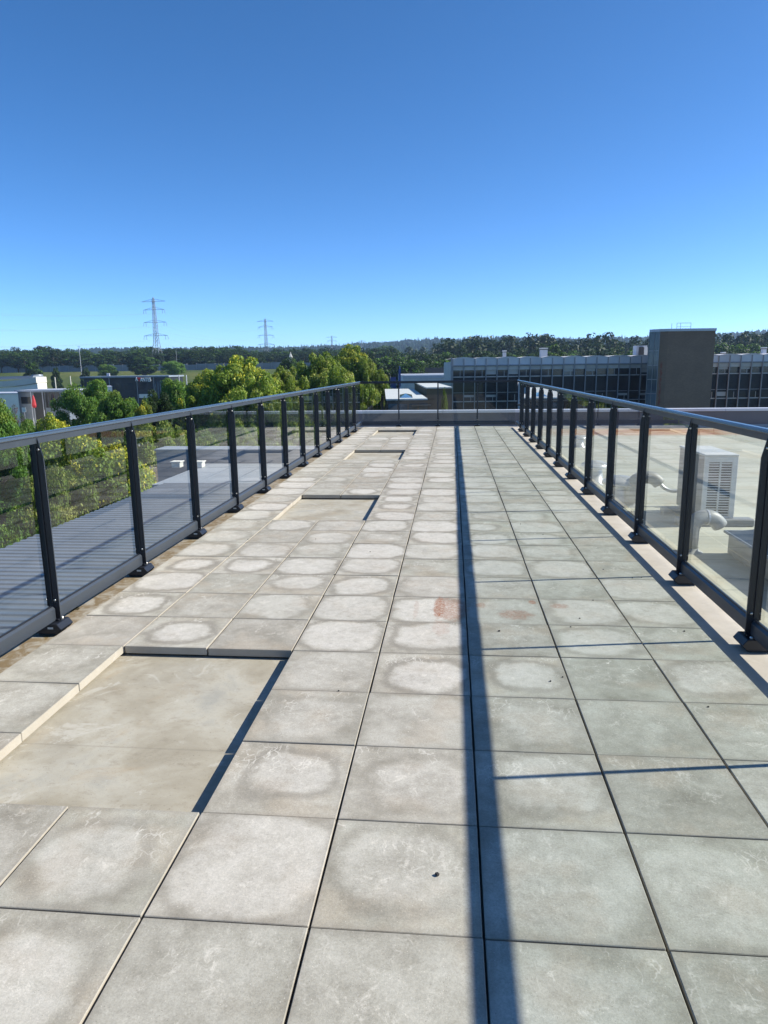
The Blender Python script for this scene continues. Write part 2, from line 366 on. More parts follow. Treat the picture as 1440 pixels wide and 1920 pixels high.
c = t.mix(t.math('MULTIPLY', st, .8), c, (.20, .035, .018)); t.l(c, t.b.inputs['Base Color']); t.b.inputs['Roughness'].default_value = .85; M['tower'] = t.mat
t = NT('roof_gravel'); p_ = t.pos; vo = t.n('ShaderNodeTexVoronoi', {'Vector': p_, 'Scale': 9.})
t.l(t.mix(t.mr(vo.outputs['Distance'], .1, .6), t.mix(.5, (.45, .42, .35), vo.outputs['Color'], 'MULTIPLY'), (.10, .095, .08)), t.b.inputs['Base Color'])
t.b.inputs['Roughness'].default_value = .9; t.bump(t.math('SUBTRACT', 1., vo.outputs['Distance']), .8, .05); M['gravel'] = t.mat

M['leaf_green'] = mat_leaf('leaves_green', [(.045, .10, .016), (.09, .19, .03), (.15, .255, .045)])
M['leaf_olive'] = mat_leaf('leaves_olive', [(.06, .11, .015), (.14, .21, .03), (.25, .32, .055)])
M['leaf_dark'] = mat_leaf('leaves_dark', [(.012, .030, .008), (.022, .050, .012), (.038, .072, .018)], .25)
M['leaf_far'] = mat_leaf('leaves_far', [(.014, .034, .010), (.026, .055, .015), (.045, .080, .022)], .25, .4)
t = NT('far_canopy'); p_ = t.pos
t.l(t.mix(t.mr(t.noise(p_, .02, 3), .35, .65), t.ramp(t.noise(p_, .35, 6, .75), [(.35, (.006, .014, .005)), (.5, (.020, .042, .014)), (.65, (.042, .075, .022))]), t.ramp(t.noise(p_, .3, 6, .75), [(.35, (.004, .010, .006)), (.6, (.016, .034, .016)), (.7, (.03, .055, .02))])), t.b.inputs['Base Color'])
t.b.inputs['Roughness'].default_value = .95; t.b.inputs['Specular IOR Level'].default_value = .05; t.bump(t.noise(p_, .8, 5, .8), 1., 3.); M['canopy'] = t.mat
M['flower'] = mat_leaf('yellow_blossom', [(.30, .30, .03), (.42, .40, .04), (.54, .47, .045)], .3)
M['pale'] = mat_leaf('pale_blossom', [(.19, .23, .05), (.30, .33, .08), (.40, .40, .12)], .3)
M['rusty'] = mat_leaf('copper_leaves', [(.06, .03, .02), (.11, .05, .03), (.15, .08, .04)], .3)

# ================================================================== THE SETTING
GZ = -12.0
def terrain_z(x, y):
    d = np.sqrt(x*x+y*y)*.35+y*.65
    def sm(a, b, t): u = np.clip((t-a)/(b-a), 0, 1); return u*u*(3-2*u)
    z = GZ+13.6*sm(335, 432, y)
    hill = 62+26*sm(300, 1300, x)+9*np.sin(x/410+1)+6*np.sin(x/170+y/300)
    return z+sm(1150, 2500, y)*hill*.93
nx, ny = 121, 150
xs = np.linspace(-1, 1, nx); xs = np.sign(xs)*np.abs(xs)**1.5*5200
ys = np.concatenate([np.linspace(-600, 320, 12), np.linspace(330, 440, 23), np.linspace(460, 1000, 18), np.linspace(1030, 3000, 72), np.linspace(3100, 6500, 25)])
X, Y = np.meshgrid(xs, ys); Z = terrain_z(X, Y)
vs = np.stack([X.ravel(), Y.ravel(), Z.ravel()], -1); nyy = len(ys)
fs = [(j*nx+i, j*nx+i+1, (j+1)*nx+i+1, (j+1)*nx+i) for j in range(nyy-1) for i in range(nx-1)]
g = MB(); g.v = [tuple(v) for v in vs]; g.f = fs; g.m = [0]*len(fs)
tag(g.build('ground', M['ground'], smooth=True), kind='structure')
# road on the left below, and a grass verge with path beyond the terrace end
b = MB(); a0 = at_z(-260, 900, GZ+.05); b.prism([(-60, 20), (-52, 20), (-46, 160), (-54, 160)], GZ+.004, GZ+.03, 'z'); tag(b.build('road', M['asphalt']), kind='structure')
b = MB(); b.prism([(-24, -20), (-9, -20), (-10, 60), (-20, 60)], GZ+.004, GZ+.028, 'z'); tag(b.build('path', M['asphalt']), kind='structure')

# --- building we stand on
XL, XR, YE = -2.12, 2.15, 17.75
ZM = -.058; ZR = -.45; ZC = -1.4
b = MB(); b.box((-2.25, -6, -1.35), (2.24, 17.95, ZM)); podium = tag(b.build('terrace_base', M['membrane']), kind='structure')
b = MB(); b.box((-2.275, -6, -1.3), (-2.2525, 17.95, ZM+.012)); b.box((2.2425, -6, -.44), (2.262, 17.95, ZM+.006)); b.box((-2.275, 17.9525, -.44), (2.262, 17.975, ZM+.01))
link('edge_trim', b.mesh('edge_trim', M['trim']), podium)
b = MB(); b.box((2.27, -8, ZR-.3), (42, 22.0, ZR)); b.box((-2.9, 17.98, ZR-.3), (2.268, 22.0, ZR)); tag(b.build('flat_roof', M['flatroof']), kind='structure')
b = MB(); b.box((-7.1, -8, GZ-.5), (-2.3, 16.4, ZC-.28)); b.box((-2.296, -8, GZ-.5), (42, 22.3, ZR-.305)); tag(b.build('building_walls', M['brickdark']), kind='structure')

# terrace paving
SL = []
def slab_mesh(wx, wy):
    b = MB(); b.box((-wx/2, -wy/2, -.045), (wx/2, wy/2, 0)); return b.mesh('paving_slab', M['slab'], bevel=.0022)
paving = bpy.data.objects.new('terrace_paving', None); COL.objects.link(paving); tag(paving, kind='structure')
full = slab_mesh(.4915, .4945); cut = slab_mesh(.412, .4945); fulle = slab_mesh(.4915, .15); cute = slab_mesh(.412, .15)
holes = [(1, 3), (11, 13), (21, 23), (30, 32)]
for j in range(-2, 35):
    for i in range(-4, 4):
        if i in (-3, -2) and any(a <= j <= c_ for a, c_ in holes): continue
        last = False
        me = (cute if last else cut) if i == 3 else (fulle if last else full)
        cx = .5*i+.25 if i < 3 else 1.5+.004+.206; cy = .5*j+.25 if not last else 18.075
        o = link('paving_slab', me, paving, (cx+random.uniform(-.0015, .0015), cy+random.uniform(-.001, .001), random.uniform(-.0014, .0014)))
        o.rotation_euler = (random.uniform(-.0025, .0025), random.uniform(-.003, .003), random.uniform(-.003, .003))

# corrugated roof to the left
def corrug(x0, x1, y0, y1, z, pitch=.207, h=.019):
    b = MB(); n = int((y1-y0)/pitch); prof = []
    for k in range(n):
        y = y0+k*pitch; prof += [(y, z), (y+pitch*.42, z), (y+pitch*.52, z+h), (y+pitch*.90, z+h)]
    prof.append((y0+n*pitch, z)); m_ = len(prof)
    vs = [(x0, y, zz) for y, zz in prof]+[(x1, y, zz) for y, zz in prof]+[(x0, y, zz-.012) for y, zz in prof]
    b.add(vs, [(i, i+m_, i+m_+1, i+1) for i in range(m_-1)]+[(i+2*m_, i, i+1, i+1+2*m_) for i in range(m_-1)])
    return b
tag(corrug(-7.3, -2.3, -8, 16.5, ZC).build('corrugated_roof', M['corr']), kind='structure')
# lower gravel roof with box beyond
A1 = at_z(205, 897, -3.2); A2 = at_z(276, 866, -3.2); A3 = at_z(330, 866, -3.2); A4 = at_z(330, 893, -3.2); x0 = A2.x; x3 = A3.x
lowroof = thing('lower_wing', 'low wing with pebbled flat roof just past the corrugated roof, left of the terrace', 'building')
b = MB(); b.box((x0, A4.y, GZ), (x3, A2.y, -3.2)); b.build('wall', M['brickdark'], lowroof)
b = MB(); b.box((x0+.15, A4.y+.15, -3.196), (x3-.1, A2.y-.1, -3.16)); b.build('gravel', M['gravel'], lowroof)['kind'] = 'stuff'
b = MB(); b.box((x0-.02, A4.y-.02, -3.19), (x0+.12, A2.y+.02, -3.08)); b.build('roof_edging', M['trim'], lowroof)
b = MB(); b.box((x0+.13, A4.y-.02, -3.19), (x3, A4.y+.12, -3.10)); b.build('roof_edging', M['trim'], lowroof)
B1 = at_z(325, 893, -1.46); B2 = at_z(294, 868, -1.46)
b = MB(); b.prism([(B1.x, 16.56), (-2.3, 16.56), (-2.3, B2.y), (B1.x, B2.y)], -2.4, -1.46, 'z'); tag(b.build('lower_flat_roof', M['greyroof']), kind='structure')
hut = thing('rooftop_block', 'long pale blue-grey block just past the corrugated roof, behind the left glass', 'building', (B2.x, B2.y+.004, GZ))
b = MB(); b.box((0, 0, 0), (-2.6-B2.x, .9, -1.46-GZ+.42)); b.build('wall', M['darkroof'], hut); b = MB(); b.box((-.05, -.05, -1.46-GZ+.422), (-2.6-B2.x, .95, -1.46-GZ+.46)); b.build('roof_edge', M['greyroof'], hut)
for k, (px_, lb) in enumerate(((333, 'small white rooftop vent box, left of the pair in front of the blue-grey block'), (374, 'small white rooftop vent box, right of the pair in front of the blue-grey block'))):
    q = at_z(px_, 876, -1.456); v_ = thing('vent_box', lb, 'vent', q, 0, 'vent boxes before the blue-grey block')
    b = MB(); b.box((-.14, -.15, 0), (.14, .15, .17)); b.build('casing', M['acwhite'], v_, bevel=.01); b = MB(); b.box((-.17, -.18, .172), (.17, .18, .20)); b.build('lid', M['white'], v_)

# parapet at the end of the roof
par = thing('parapet_wall', 'low grey parapet wall with pale metal coping across the far end of the roof', 'wall', (0, 22.0, 0))
b = MB(); b.box((-2.9, 0, ZR), (42, .3, .078)); b.build('wall', M['parapet'], par)
b = MB(); xx = -2.9
while xx < 42: b.box((xx, -.05, .08), (min(xx+3.0, 42)-.012, .4, .16)); xx += 3.0
b.build('coping', M['cap'], par)
b = MB(); b.box((-2.9, -.03, ZR+.002), (42, -.002, ZR+.1)); b.build('base_flashing', M['darkroof'], par)

# ================================================================== GLASS RAILINGS
ZT = 1.215
def rail_profile(s):    # cross-section (x inward * s, z): lower beam and rounded cap
    beam = [(-.022, ZT-.063), (.020, ZT-.063), (.020, ZT-.026), (-.022, ZT-.026)]
    cap_ = [(-.028, ZT-.024), (.026, ZT-.024), (.030, ZT-.018), (.028, ZT-.006), (.016, ZT), (-.016, ZT), (-.028, ZT-.006), (-.030, ZT-.018)]
    f_ = lambda P: [(x*s, z) for x, z in P] if s > 0 else [(x*s, z) for x, z in reversed(P)]
    return f_(beam), f_(cap_)
ZB = .03
post_b = MB()
plate = [(-.022, ZB+.03), (-.012, ZB), (.048, ZB), (.050, ZT-.145), (.024, ZT-.030), (.0225, ZT-.064), (-.022, ZT-.064)]
post_b.prism(plate, -.0036, .0036, 'y')
post_b.box((-.027, -.007, ZB+.09), (-.0222, .007, ZT-.066))
post_b.box((.008, -.0105, ZB+.10), (.013, -.0040, ZT-.066)); post_b.box((.008, .0040, ZB+.10), (.013, .0105, ZT-.066))
post_me = post_b.mesh('post', M['metal'])
edge_me = MB().box((.0505, -.0036, ZB+.002), (.0520, .0036, ZT-.15)).mesh('edge_strip', M['rail'])
bb = MB()
bb.tube([(.030, -.0025, 0), (.030, .0025, 0)], [.0085, .0065], 10)
bolt_me = bb.mesh('bolt', M['steel'], smooth=True)
ft = MB()      # folded metal shoe
ft.prism([(-.10, -.04), (.062, -.04), (.088, -.012), (.060, .024), (-.08, .024), (-.105, .0)], -.072, .072, 'y')
ft.box((-.02, -.016, .0245), (.045, .016, .038))
foot_me = ft.mesh('foot_bracket', M['metal'], bevel=.003)
pd = MB().box((-.08, -.05, ZM+.001), (.045, .05, -.041)); ped_me = pd.mesh('pedestal', M['rubber'])
lb_ = MB().box((.0, -.0755, -.008), (.035, -.0725, .004)); label_me = lb_.mesh('slot_plate', M['trim'])
nut_me = MB().lathe([(0, .052), (.008, .052), (.011, .046), (.011, .0405)], n=8).mesh('foot_bolt', M['steel'])

def railing(name, label, origin, rz, n0, n1, step, first=2.31, ends=(None, None), rm='rail', rc='railcap', ps=1):
    """local frame: y along the railing, +x towards the terrace"""
    R_ = thing(name, label, 'railing', origin, rz, 'glass railings round the terrace')
    ys_ = [first+step*k for k in range(n0, n1)]
    y0, y1 = ends
    be, ca = rail_profile(1)
    b = MB(); b.prism(be, y0, y1); ob = b.build('handrail', M[rm], R_)
    yy = y0
    b = MB(); b.prism(ca, y0, y1); o2 = b.build('handrail_cap', M[rc], ob)
    for y in ys_:
        p_ = link('post', post_me, R_, (0, y, 0)); p_.scale = (1, ps, 1)
        link('edge_strip', edge_me, p_)
        for zz in (ZB+.13, ZT-.10):
            for s_ in (-1, 1): link('bolt', bolt_me, p_, (-.004, s_*.0063, zz))
        f_ = link('foot_bracket', foot_me, R_, (0, y, 0)); link('pedestal', ped_me, f_); link('foot_bolt', nut_me, f_, (.03, .045, -.016)); link('slot_plate', label_me, f_)
    al = sorted(ys_+[y0+.02, y1-.02])
    gl = {}
    for a, c_ in zip(al[:-1], al[1:]):
        L = round(c_-a, 3)
        if L < .2: continue
        if L not in gl:
            g_ = MB().box((-.004, -L/2+.009, ZB+.092), (.001, L/2-.009, ZT-.063)).mesh('glass_pane', M['glass'])
            r_ = MB(); r_.prism([(-.016, ZB), (.022, ZB), (.022, ZB+.074), (.010, ZB+.088), (-.016, ZB+.088)], -L/2+.0065, L/2-.0065); r_ = r_.mesh('bottom_rail', M['rail'])
            k_ = MB().box((.0045, -L/2+.024, ZB+.0885), (.010, L/2-.024, ZB+.098)).mesh('gasket', M['metal'])
            gl[L] = (g_, r_, k_)
        g_, r_, k_ = gl[L]
        link('glass_pane', g_, R_, (0, (a+c_)/2, 0)); q_ = link('bottom_rail', r_, R_, (0, (a+c_)/2, 0)); link('gasket', k_, q_)
    return R_
STEP = 1.285
railing('glass_railing', 'dark-framed glass railing along the left edge, above the corrugated roof', (XL, 0, 0), 0, -4, 12, STEP, first=YE-12*STEP, ends=(-4.2, YE+.022))
railing('glass_railing', 'dark-framed glass railing along the right edge, beside the air-conditioning unit', (XR, YE+2.31, 0), math.pi, -0, 16, STEP, first=2.31+STEP, ends=(2.31-.022, YE+2.31+4.2))
railing('glass_railing', 'short dark-framed glass railing across the far end of the terrace', (0, YE, 0), -math.pi/2, 0, 3, (XR-XL)/4, first=XL+(XR-XL)/4, ends=(XL+.024, XR-.024), rm='metal', rc='metal', ps=1.7)  # darker rail material here stands in for shade, facing away from the sun

# small things lying on the terrace
def pebble(px_, py_, sz, label, z=0.0, mat='pebble', cat='pebble', name='pebble', grp=None):
    q = at_z(px_, py_, z); b = MB(); n = 7
    prof = [(0, sz*.55), (sz*.35, sz*.5), (sz*.55, sz*.25), (sz*.5, 0)]
    b.lathe(prof, n=n); b.v = [(x*random.uniform(.75, 1.2), y*random.uniform(.75, 1.2), zz*random.uniform(.8, 1.1)) for x, y, zz in b.v]
    o = b.build(name, M[mat]); o.location = (q.x, q.y, z+.0012); o.rotation_euler = (0, 0, random.uniform(0, 6))
    tag(o, label, cat, grp); return o
pebble(820, 1641, .014, 'lone dark pebble on a near slab just left of the long rail shadow')
pebble(936, 1184, .014, 'dark pebble right of the long shadow, just below the rust-speckled slab')
pebble(1087, 1160, .010, 'dark pebble on a slab to the right of the rust-speckled slab')
pebble(635, 1296, .009, 'dark speck of grit in the joint under a pale-patched slab by the first recess')
pebble(1032, 1278, .010, 'dark pebble on the slab right of the shadow below the thin middle post shadow')
pebble(1055, 1270, .008, 'tiny dark pebble beside a long slab joint right of the main shadow')
pebble(627, 1078, .012, 'dark crumb at a slab corner in the left half, beyond the first recess')
pebble(1328, 1326, .010, 'dark pebble on the right edge slabs next to the right railing shadow')
pebble(1283, 1184, .010, 'small dark pebble near the right edge, below a thin white line')
for (x, y) in ((1070, 1176), (1112, 1126), (1131, 1068), (465, 1012), (592, 1011), (543, 1043), (694, 1035), (1186, 1084), (1203, 1083), (1018, 1003), (976, 983)):
    pebble(x, y, .009, 'tiny dark bit of grit scattered on the middle slabs', grp='dark grit scattered over the slabs')
# moss tuft on the left ledge
q = at_z(139, 1143, ZM); b = MB()
for k in range(150):
    a = random.uniform(0, 6.28); r_ = random.uniform(0, .035); c0 = Vector((r_*math.cos(a), r_*math.sin(a)*1.5, 0)); d_ = Vector((random.gauss(0, .6), random.gauss(0, .6), 1)).normalized()*random.uniform(.006, .02); s_ = Vector((random.gauss(0, 1), random.gauss(0, 1), .2)).normalized()*.003
    b.add([c0-s_, c0+s_, c0+d_], [(0, 1, 2)])
o = b.build('moss_tuft', M['moss']); o.location = (q.x, q.y, ZM+.001); tag(o, 'small brown tuft of dry moss on the stained ledge by the left railing', 'moss')

# ================================================================== EQUIPMENT ON THE RIGHT ROOF
def ac_unit():
    q = at_z(1321, 985, ZR); q = q+Vector((-.06, 0, 0)); T = thing('air_conditioning_unit', 'white air-conditioning outdoor unit with slotted grille, behind the right railing', 'air conditioner', (q.x, q.y, ZR), 0)
    W, L, H, z0 = .40, 1.0, .83, .08
    b = MB(); b.box((.004, .012, z0+.004), (W-.004, L, z0+H-.03)); b.build('body', M['acside'], T)
    # grille face, facing the terrace's near end: frame bars and slats in front of a dark recess
    b = MB(); b.box((.0, -.012, z0), (.055, .010, z0+H-.03)); b.box((W-.065, -.012, z0), (W, .010, z0+H-.03))
    b.box((.0555, -.012, z0), (W-.0655, .010, z0+.05)); b.box((.0555, -.012, z0+H-.10), (W-.0655, .010, z0+H-.03)); b.box((W/2-.014, -.011, z0+.051), (W/2+.006, .009, z0+H-.101))
    b.build('front_frame', M['acwhite'], T, bevel=.002)
    b = MB(); b.box((.0565, .0105, z0+.03), (W-.0665, .0118, z0+H-.08)); b.build('grille_recess', M['acdark'], T)
    sl_ = MB().box((-.139, -.009, -.0065), (.139, .007, .0065)).mesh('slat', M['acwhite'])
    n = 21
    for k in range(n): link('slat', sl_, T, (W/2-.0045, 0, z0+.068+k*(H-.185)/(n-1)))
    b = MB(); b.box((-.008, -.02, z0+H-.028), (W+.008, L+.01, z0+H)); b.build('top_cover', M['acwhite'], T, bevel=.006)
    b = MB(); b.box((W-.003, .0, z0), (W+.006, L, z0+H-.03)); b.build('side_panel', M['acwhite'], T)
    for y in (.12, L-.2):
        b = MB(); b.box((-.28, y-.2, 0), (W+.24, y-.02, .095)); b.build('support_beam', M['acside'], T, bevel=.012)
    b = MB(); b.box((W*.35, -.016, z0+H-.052), (W*.68, -.0125, z0+H-.038)); b.build('badge_strip', M['white'], T)
ac_unit()

def bend(p0, p1, p2, n=10):
    p0, p1, p2 = Vector(p0), Vector(p1), Vector(p2)
    return [p0*(1-t)**2+p1*2*t*(1-t)+p2*t*t for t in [i/n for i in range(n+1)]]
# goosenecks
q = at_z(1293, 1034, ZR); r_ = .082
T = thing('gooseneck_pipe', 'grey gooseneck vent pipe bent towards the air-conditioning unit', 'vent pipe', (q.x, q.y, ZR), 0)
pts = [Vector((0, 0, 0)), Vector((0, 0, .18))]+bend((0, 0, .20), (.0, 0, .37), (.14, .03, .38))+bend((.17, .035, .38), (.25, .05, .38), (.32, .06, .28), 8)
b = MB(); b.tube(pts, r_, 20); smooth_obj(b.build('duct', M['plastic'], T))
b = MB(); b.lathe([(r_+.004, .05), (r_+.01, .02), (.13, .004), (.135, 0)], n=20); smooth_obj(b.build('flashing', M['plastic'], T))
b = MB(); b.tube([Vector((.150, .032, .38)), Vector((.168, .035, .38))], r_+.004, 20); b.build('joint_ring', M['galv'], T)
q = at_z(1183, 948, ZR); r_ = .092
T = thing('gooseneck_pipe', 'large grey arched duct with a silver hose hanging from its mouth', 'vent pipe', (q.x, q.y, ZR), 0)
pts = [Vector((0, 0, 0)), Vector((0, 0, .22))]+bend((0, 0, .23), (0, 0, .41), (.18, .0, .42))+bend((.21, 0, .42), (.31, 0, .42), (.38, 0, .33), 8)
b = MB(); b.tube(pts, r_, 22); smooth_obj(b.build('duct', M['plastic'], T))
b = MB(); b.lathe([(r_+.004, .06), (r_+.012, .02), (.16, .004), (.17, 0)], n=20); smooth_obj(b.build('flashing', M['plastic'], T))
T2 = thing('flexible_hose', 'silver flexible hose sagging from the arched duct to a wrapped stub', 'hose', (q.x, q.y, ZR), 0)
hp = bend((.38, 0, .34), (.50, -.02, .17), (.72, -.02, .24), 16)
b = MB(); b.tube([p for p in hp], [.026+.003*(i % 2) for i in range(len(hp))], 10); smooth_obj(b.build('hose', M['galv'], T2))
stub = thing('pipe_stub', 'wrapped grey pipe stub with cable ends beside the air-conditioning unit', 'pipe', (q.x+.75, q.y-.03, ZR), 0)
b = MB(); b.tube([(0, 0, 0), (0, 0, .12), (.01, 0, .22), (.0, 0, .30)], [.045, .04, .055, .05], 12); smooth_obj(b.build('stub', M['acside'], stub))
for dx in (-.05, .05):
    b = MB(); b.tube(bend((dx*.5, 0, .29), (dx*2.2, .01, .25), (dx*1.1, .02, .02), 8), .011, 6); b.build('cable', M['acside'], stub)
# mushroom vents
def mushroom(px_, py_, s, label):
    q = at_z(px_, py_, ZR); T = thing('mushroom_vent', label, 'roof vent', (q.x, q.y, ZR), 0, 'silver mushroom vents')
    b = MB(); b.lathe([(.24*s, 0), (.235*s, .02*s), (.17*s, .05*s), (.135*s, .27*s)], n=24); smooth_obj(b.build('upstand', M['galv'], T))
    b = MB(); b.lathe([(.14*s, .265*s), (.14*s, .30*s), (.19*s, .31*s)], n=24); b.build('collar', M['acdark'], T)
    b = MB(); b.lathe([(.26*s, .295*s), (.265*s, .315*s), (.22*s, .37*s), (.13*s, .41*s), (0, .425*s)], n=24); smooth_obj(b.build('cap', M['galv'], T))
mushroom(1113, 906, .95, 'silver mushroom vent with dished cap, the farther of the two close together')
mushroom(1160, 944, 1.0, 'silver mushroom vent with dished cap, nearest the arched duct')
mushroom(1086, 838, .7, 'small mushroom vent alone far out on the right roof')
# skylight
q = at_z(1363, 1037, ZR); T = thing('skylight', 'low skylight box with blue-grey sloping lid at the right edge of the view', 'skylight', (q.x, q.y, ZR), 0)
b = MB(); b.box((0, -3.2, 0), (1.5, 0, .22)); b.build('upstand', M['acside'], T, bevel=.01)
b = MB(); b.add([(-.03, -3.25, .222), (1.53, -3.25, .222), (1.53, .03, .222), (-.03, .03, .222), (.22, -2.95, .34), (1.28, -2.95, .34), (1.28, -.27, .34), (.22, -.27, .34)],
                [(0, 3, 2, 1), (4, 5, 6, 7), (0, 1, 5, 4), (1, 2, 6, 5), (2, 3, 7, 6), (3, 0, 4, 7)]); b.build('lid', M['bluglass'], T, bevel=.008)
b = MB(); b.tube([(-.03, -3.25, .235), (-.03, .03, .235), (1.53, .03, .235)], .016, 6); b.build('rim', M['darkroof'], T)

# ================================================================== OFFICE BUILDING BEYOND
def face_frame(px_, D):      # a frame at depth D whose local x runs to the right across the view
    p = at_d(px_, 690, D); return (p.x, p.y, 0), -YAW
DF = 105.0; mpp = DF/F_PX
loc, rz = face_frame(849, DF)
OB = thing('office_building', 'long grey office building with ribbon windows and scalloped white roof, behind the parapet', 'building', loc, rz)
BAY = 20.35*mpp; NB = 40
def part(b, name, mat, **k): return b.build(name, M[mat], OB, **k)
part(MB().box((.05, .4, GZ), (NB*BAY, 15, 2.2)), 'core', 'spandrel')
part(MB().box((-.02, .41, GZ), (.045, 15, 2.3)), 'end_wall', 'fascia2')
pf = MB().box((.05, .02, 1.78), (BAY-.05, .30, 2.72)).mesh('fascia_panel', M['fascia'])
pf2 = MB().box((.05, .12, 1.06), (BAY-.05, .38, 1.60)).mesh('lower_fascia_panel', M['fascia2'])
mul = MB().box((-.06, -.10, GZ), (.06, .10, 2.70)).mesh('mullion', M['mullion'])
pane = MB().box((.06, .34, .17), (BAY-.06, .37, 1.05)).mesh('window', M['darkglass'])
paneb = MB().box((.06, .34, .17), (BAY-.06, .37, 1.05)).mesh('window', M['bluglass'])
cas = MB().box((BAY*.66, .28, .172), (BAY*.70, .335, 1.05)).mesh('casement_bar', M['frame'])
sill = MB().box((.065, .20, .02), (BAY-.065, .39, .165)).mesh('sill', M['frame'])
trs = MB().box((.065, .30, -2.24), (BAY-.065, .39, -2.15)).mesh('transom', M['mullion'])
spn = MB().box((.065, .30, -2.13), (BAY-.065, .39, .015))
for z in (-.55, -1.1, -1.62): spn.box((.066, .27, z), (BAY-.066, .299, z+.035))
spn = spn.mesh('spandrel_panel', M['spandrel'])
bl_ = [MB().box((.08, .325, z_), (BAY-.08, .338, 1.045)).mesh('blind', M['frame']) for z_ in (.72, .42)]
t0, t1 = int(370/20.35), int(483/20.35)
for k in range(NB):
    x = k*BAY
    if t0+1 <= k < t1-1: continue
    link('mullion', mul, OB, (x, 0, 0)); link('fascia_panel', pf, OB, (x, 0, 0)); link('lower_fascia_panel', pf2, OB, (x, 0, 0))
    for s_ in range(4):
        dz = -3.57*s_
        wdw = link('window', paneb if (k*7+s_*3) % 11 == 4 else pane, OB, (x, 0, dz+(0 if s_ == 0 else .0)))
        if (k+s_) % 2 == 0: link('casement_bar', cas, wdw)
        if (k*5+s_*3) % 7 in (1, 4): link('blind', bl_[(k+s_) % 2], wdw)
        if s_ < 3:
            link('sill', sill, OB, (x, 0, dz))
            link('spandrel_panel', spn, OB, (x, 0, dz)); link('transom', trs, OB, (x, 0, dz))
part(MB().box((-.15, -.16, 1.64), (NB*BAY, .36, 1.76)), 'gutter', 'mullion')
b = MB(); 
nb = NB//2
for k in range(nb):         # shallow barrel shells
    n = 10; w_ = 2*BAY; h = .20
    for i in range(n):
        a, c_ = i/n, (i+1)/n; za, zc = 2.74+h*math.sin(math.pi*a), 2.74+h*math.sin(math.pi*c_)
        xa, xc = k*w_+w_*a, k*w_+w_*c_
        b.add([(xa, .0, za), (xc, .0, zc), (xc, 15, zc), (xa, 15, za), (xa, .0, 2.73), (xc, .0, 2.73)], [(0, 1, 2, 3), (4, 5, 1, 0)])
part(b, 'roof_shell', 'shell')
# second, nearer grey verticals at the left corner
part(MB().box((-.3, -.2, GZ), (-.06, .1, 2.9)), 'corner_post', 'mullion')

def chimney(px_, y0, y1, wpx, label, D=DF+3, cap_=True):
    a = at_d(px_-wpx/2, y1, D); c_ = at_d(px_+wpx/2, y0, D); wd = (c_-a).length if 0 else wpx*D/F_PX
    T = thing('chimney', label, 'chimney', (a.x, a.y, 2.5), -YAW, 'flues on the office roof'); h = c_.z-2.5
    MB().box((0, 0, 0), (wd, wd, h-.28)).build('flue', M['fascia'], T)
    MB().box((-.06, -.06, h-.277), (wd+.06, wd+.06, h-.16)).build('vent_slot', M['acdark'], T)
    MB().box((-.05, -.05, h-.157), (wd+.05, wd+.05, h)).build('cap', M['white'], T)
chimney(946, 657, 673, 6, 'slim pale chimney with white cap, left one on the office roof')
chimney(1020, 652, 671, 12, 'wider pale chimney with white cap, second from the left on the office roof')
chimney(1433, 651, 666, 7, 'tall pale chimney at the right edge of the view on the office roof')
chimney(1357, 660, 666, 6, 'low stubby flue right of the brown tower')
q = at_d(1194, 668, DF+4); T = thing('rooftop_cabinet', 'pale rooftop plant cabinet with dark opening just left of the brown tower', 'rooftop unit', (q.x, q.y, 2.4), -YAW)
hh = at_d(1194, 648, DF+4).z-2.4; MB().box((0, .3, 0), (1.6, 1.8, hh)).build('cabinet', M['fascia'], T); MB().box((.35, .0, .2), (.95, .295, hh-.2)).build('opening', M['acdark'], T); MB().box((1.05, -.1, .4), (1.55, .29, hh-.25)).build('fan_box', M['white'], T)

# brown stair tower
DT = 97.0; loc, rz = face_frame(1221, DT); mt = DT/F_PX
TW = thing('stair_tower', 'tall brown brick stair tower with a rust streak, rising above the office building', 'tower', loc, rz)
Wt = 112*mt; zt = at_d(1290, 621, DT).z
prof = [(.95, 0.18), (1.9, -.25), (Wt, -.25), (Wt-.2, 7.5), (2.9, 7.5), (.02, 1.4)]
b = MB(); b.prism(prof, GZ, zt, 'z'); b.build('brick_wall', M['tower'], TW)
b = MB(); b.prism([(x-(.08 if x < 1 else -.06 if x > 5 else 0), y+(-.12 if y < 1.5 else .05)) for x, y in prof], zt+.003, zt+.34, 'z'); b.build('roof_cap', M['cap'], TW)
b = MB(); b.prism([(-.02, 1.36), (.93, .15), (.96, .19), (.01, 1.40)], GZ, zt-.01, 'z'); b.build('glass_strip', M['bluglass'], TW)
for k in range(3):
    a = k/2; x, y = -.03+.95*a, 1.34-1.21*a; b = MB(); b.box((x-.03, y-.06, GZ), (x+.03, y, zt-.02)); b.build('glazing_bar', M['mullion'], TW)
for z in np.arange(-10, zt-1, 1.9):
    b = MB(); b.prism([(-.05, 1.33), (.90, .12), (.93, .14), (-.02, 1.35)], z, z+.09, 'z'); b.build('glazing_bar', M['mullion'], TW)
xa = 36*mt; T = thing('roof_guardrail', 'thin metal guardrail frame on top of the brown stair tower', 'guardrail', (loc[0]+math.cos(rz)*xa, loc[1]+math.sin(rz)*xa, zt+.34), rz)
wdt = 35*mt; hg = 10*mt
for x in (0, wdt*.27, wdt*.46, wdt): MB().box((x-.02, .6, 0), (x+.02, .64, hg)).build('upright', M['mullion'], T)
MB().box((wdt*.27, .601, hg+.002), (wdt, .639, hg+.05)).build('top_bar', M['mullion'], T); MB().box((wdt*.27, .61, hg*.35), (wdt, .63, hg*.4)).build('middle_bar', M['mullion'], T)

